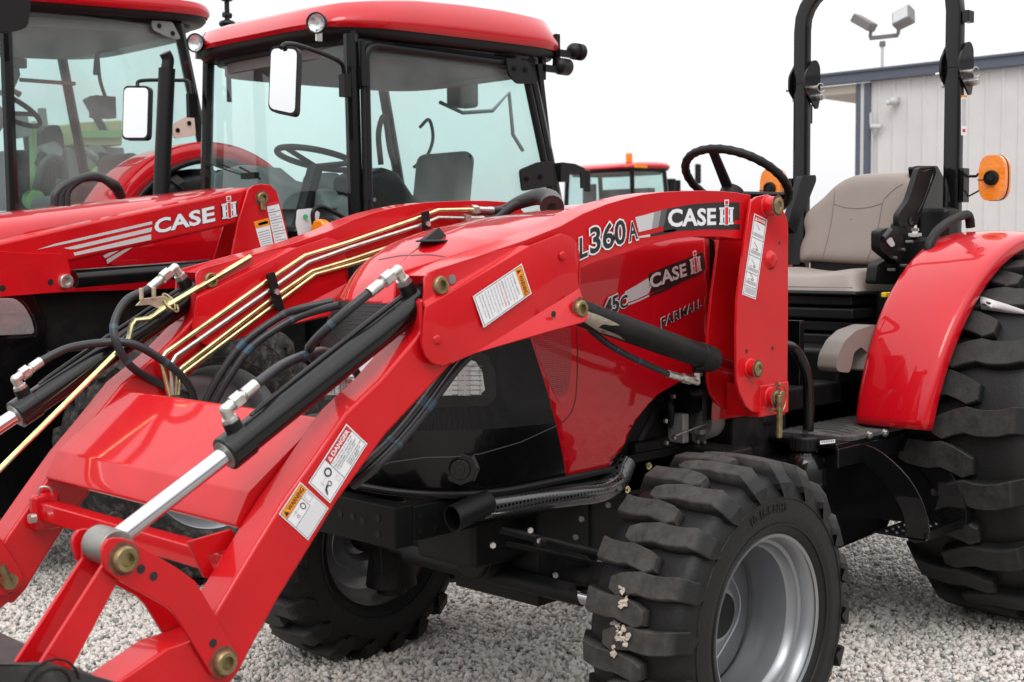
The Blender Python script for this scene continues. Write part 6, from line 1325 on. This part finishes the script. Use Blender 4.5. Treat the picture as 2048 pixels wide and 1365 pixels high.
b = MB(); b.cyl((xb+.5, Y4+.2, 1.4), (xb+.5, Y4+.2, zt4-.15), .10); b.cyl((xb+1.1, Y4+.5, 1.4), (xb+1.1, Y4+.5, zt4-.15), .09); b.box2((xb+.3, Y4+.1, zt4-.45), (xb+1.9, Y4+.16, zt4-.40)); b.make('exhaust_stack', 'blackd', T4)
for k, (a, c) in enumerate(((1396, 348), (1174, 362))): p = U(a, c, y=Y4-.2); b = MB(); b.box(p, (.18, .06, .42)); b.make('mirror', 'plastic', T4, bevel=.03)
for sx, r_ in ((xa-2.2, .7), (xb+.1, .95)):
    for yy in (Y4-.1, Y4+1.85): 
        b = MB(); b.cyl((sx, yy-.25, r_), (sx, yy+.25, r_), r_, n=40); wo = b.make('wheel', 'rubber2', T4, bevel=.06, segs=3)
b = MB(); b.box2((xa+.35, Y4+.3, 1.7), (xa+.6, Y4+1.4, 2.15)); b.box2((xb-.25, Y4+.2, 1.7), (xb-.05, Y4+1.5, 2.5)); b.box2((xa+.9, Y4+.15, 1.7), (xa+1.3, Y4+.4, 2.2)); b.box2((xa+.2, Y4+1.2, 2.2), (xa+.3, Y4+1.5, 2.6)); make_each(b, 'cab_fitting', 'plastic', T4)
tseat(T4, xa+.6, Y4+.9, 1.8); swheel(T4, Vector((xa+.45, Y4+.9, 2.3)), .22)
# ---- building
XW = 20.0; yc = U(1740, 165, x=XW).y; ze = 4.40
BD = thing('metal_building', 'pale ribbed metal building with blue-grey roof edge at the right behind the roll bar', 'building', (XW+3, yc-6, 0))
b = MB(); y = yc; G0 = []; 
while y > yc-22:
    for dy_, dx in ((0, 0), (.16, 0), (.19, -.025), (.22, -.025), (.25, 0)): G0.append((XW+dx, y-dy_))
    y -= .30
b.grid([[(x, yy, 0) for x, yy in G0], [(x, yy, ze-.02) for x, yy in G0]]); b.box2((XW+.05, yc-22, 0), (XW+14, yc, ze)); b.make('wall', 'siding', BD, smooth=0)
b = MB(); b.box2((XW-.16, yc-22.5, ze-.02), (XW-.02, yc+1.3, ze+.17)); b.box2((XW-.20, yc-22.5, ze+.16), (XW+.3, yc+1.3, ze+.21)); b.make('roof_edge', 'trim', BD, bevel=.01)
b = MB(); b.prism([Vector((XW-.15, yc-22.4, ze+.20)), Vector((XW+14, yc-22.4, ze+1.6)), Vector((XW+14, yc-22.4, ze+1.5)), Vector((XW-.1, yc-22.4, ze+.12))], (0, 23.6, 0)); b.make('roof', 'siding', BD)
b = MB(); b.box2((XW-.02, yc+.02, ze-.20), (XW+6, yc+1.28, ze-.03)); b.make('soffit', 'cream', BD)
for a0, a1, m, nm in ((1729, 1741, 'trim', 'corner_trim'), (1722, 1729, 'trimw', 'downpipe'), (1712, 1722, 'trim', 'corner_trim')):
    y0, y1 = U(a1, 165, x=XW-.04).y, U(a0, 165, x=XW-.04).y; b = MB(); b.box2((XW-.05, y0+.003, 0), (XW+.10, y1-.003, ze-.03)); b.make(nm, m, BD)
p = U(1787, 203, x=XW-.15); b = MB(); b.sph(p, .085); b.cyl(p+Vector((0, .03, -.01)), p+Vector((-.05, .12, -.03)), .05); b.box(p+Vector((.1, 0, .03)), (.1, .12, .10)); b.make('security_camera', 'trimw', BD, smooth=50)
p = U(1752, 253, x=XW-.12); b = MB(); b.cyl(p+Vector((0, .1, 0)), p+Vector((0, -.12, -.02)), .05); b.box(p+Vector((0, .10, .15)), (.04, .05, .22)); b.cyl(p+Vector((.05, .10, -3)), p+Vector((.05, .10, 0)), .02); b.make('wall_camera', 'trimw', BD)
# ---- floodlight pole behind the building
FLD = thing('floodlight_pole', 'thin pole with two grey square floodlights rising behind the blue-edged roof', 'floodlight', tuple(U(1767, 100, x=24.0)*Vector((1, 1, 0))))
pb = U(1765, 83, x=24.0); b = MB(); b.cyl((pb.x, pb.y, 0), pb, .045, .035, n=16); b.make('pole', 'trimw', FLD)
q0, q1 = U(1740, 77, x=24.0), U(1796, 71, x=24.0); b = MB(); b.box((q0+q1)/2, (.08, (q0-q1).length, .09), Matrix.Rotation(math.asin((q1.z-q0.z)/(q0-q1).length)*-1, 3, 'X')); b.cyl(pb-Vector((0, 0, .12)), pb, .07, n=12); b.make('crossbar', 'lampgrey', FLD, bevel=.01)
def flood(a, c, rot, s_):
    p = U(a, c, x=23.9); b = MB(); b.box(p, (.30*s_, .42*s_, .34*s_), rot); h = b.make('floodlight_head', 'lampgrey', FLD, bevel=.04); return p, h, rot
rotA = Matrix.Rotation(R(-30), 3, 'X') @ Matrix.Rotation(R(25), 3, 'Y'); rotB = Matrix.Rotation(R(30), 3, 'X') @ Matrix.Rotation(R(-40), 3, 'Y') @ Matrix.Rotation(R(20), 3, 'Z')
b = MB(); b.box(U(1728, 46, x=23.9), (.34, .52, .20), Matrix.Rotation(R(32), 3, 'X')); b.cyl(U(1742, 60, x=24), q0, .04); hA = b.make('floodlight_head', 'lampgrey', FLD, bevel=.03)
c0 = U(1807, 36, x=23.9); rotB = Matrix.Rotation(R(-18), 3, 'X') @ Matrix.Rotation(R(28), 3, 'Y'); b = MB(); b.box(c0, (.26, .44, .38), rotB); b.cyl(c0+Vector((0, .1, -.15)), q1, .04); hB = b.make('floodlight_head', 'lampgrey', FLD, bevel=.03)
b = MB(); b.box(c0+rotB @ Vector((-.135, 0, 0)), (.01, .36, .30), rotB); b.make('lens', 'trimw', hB)
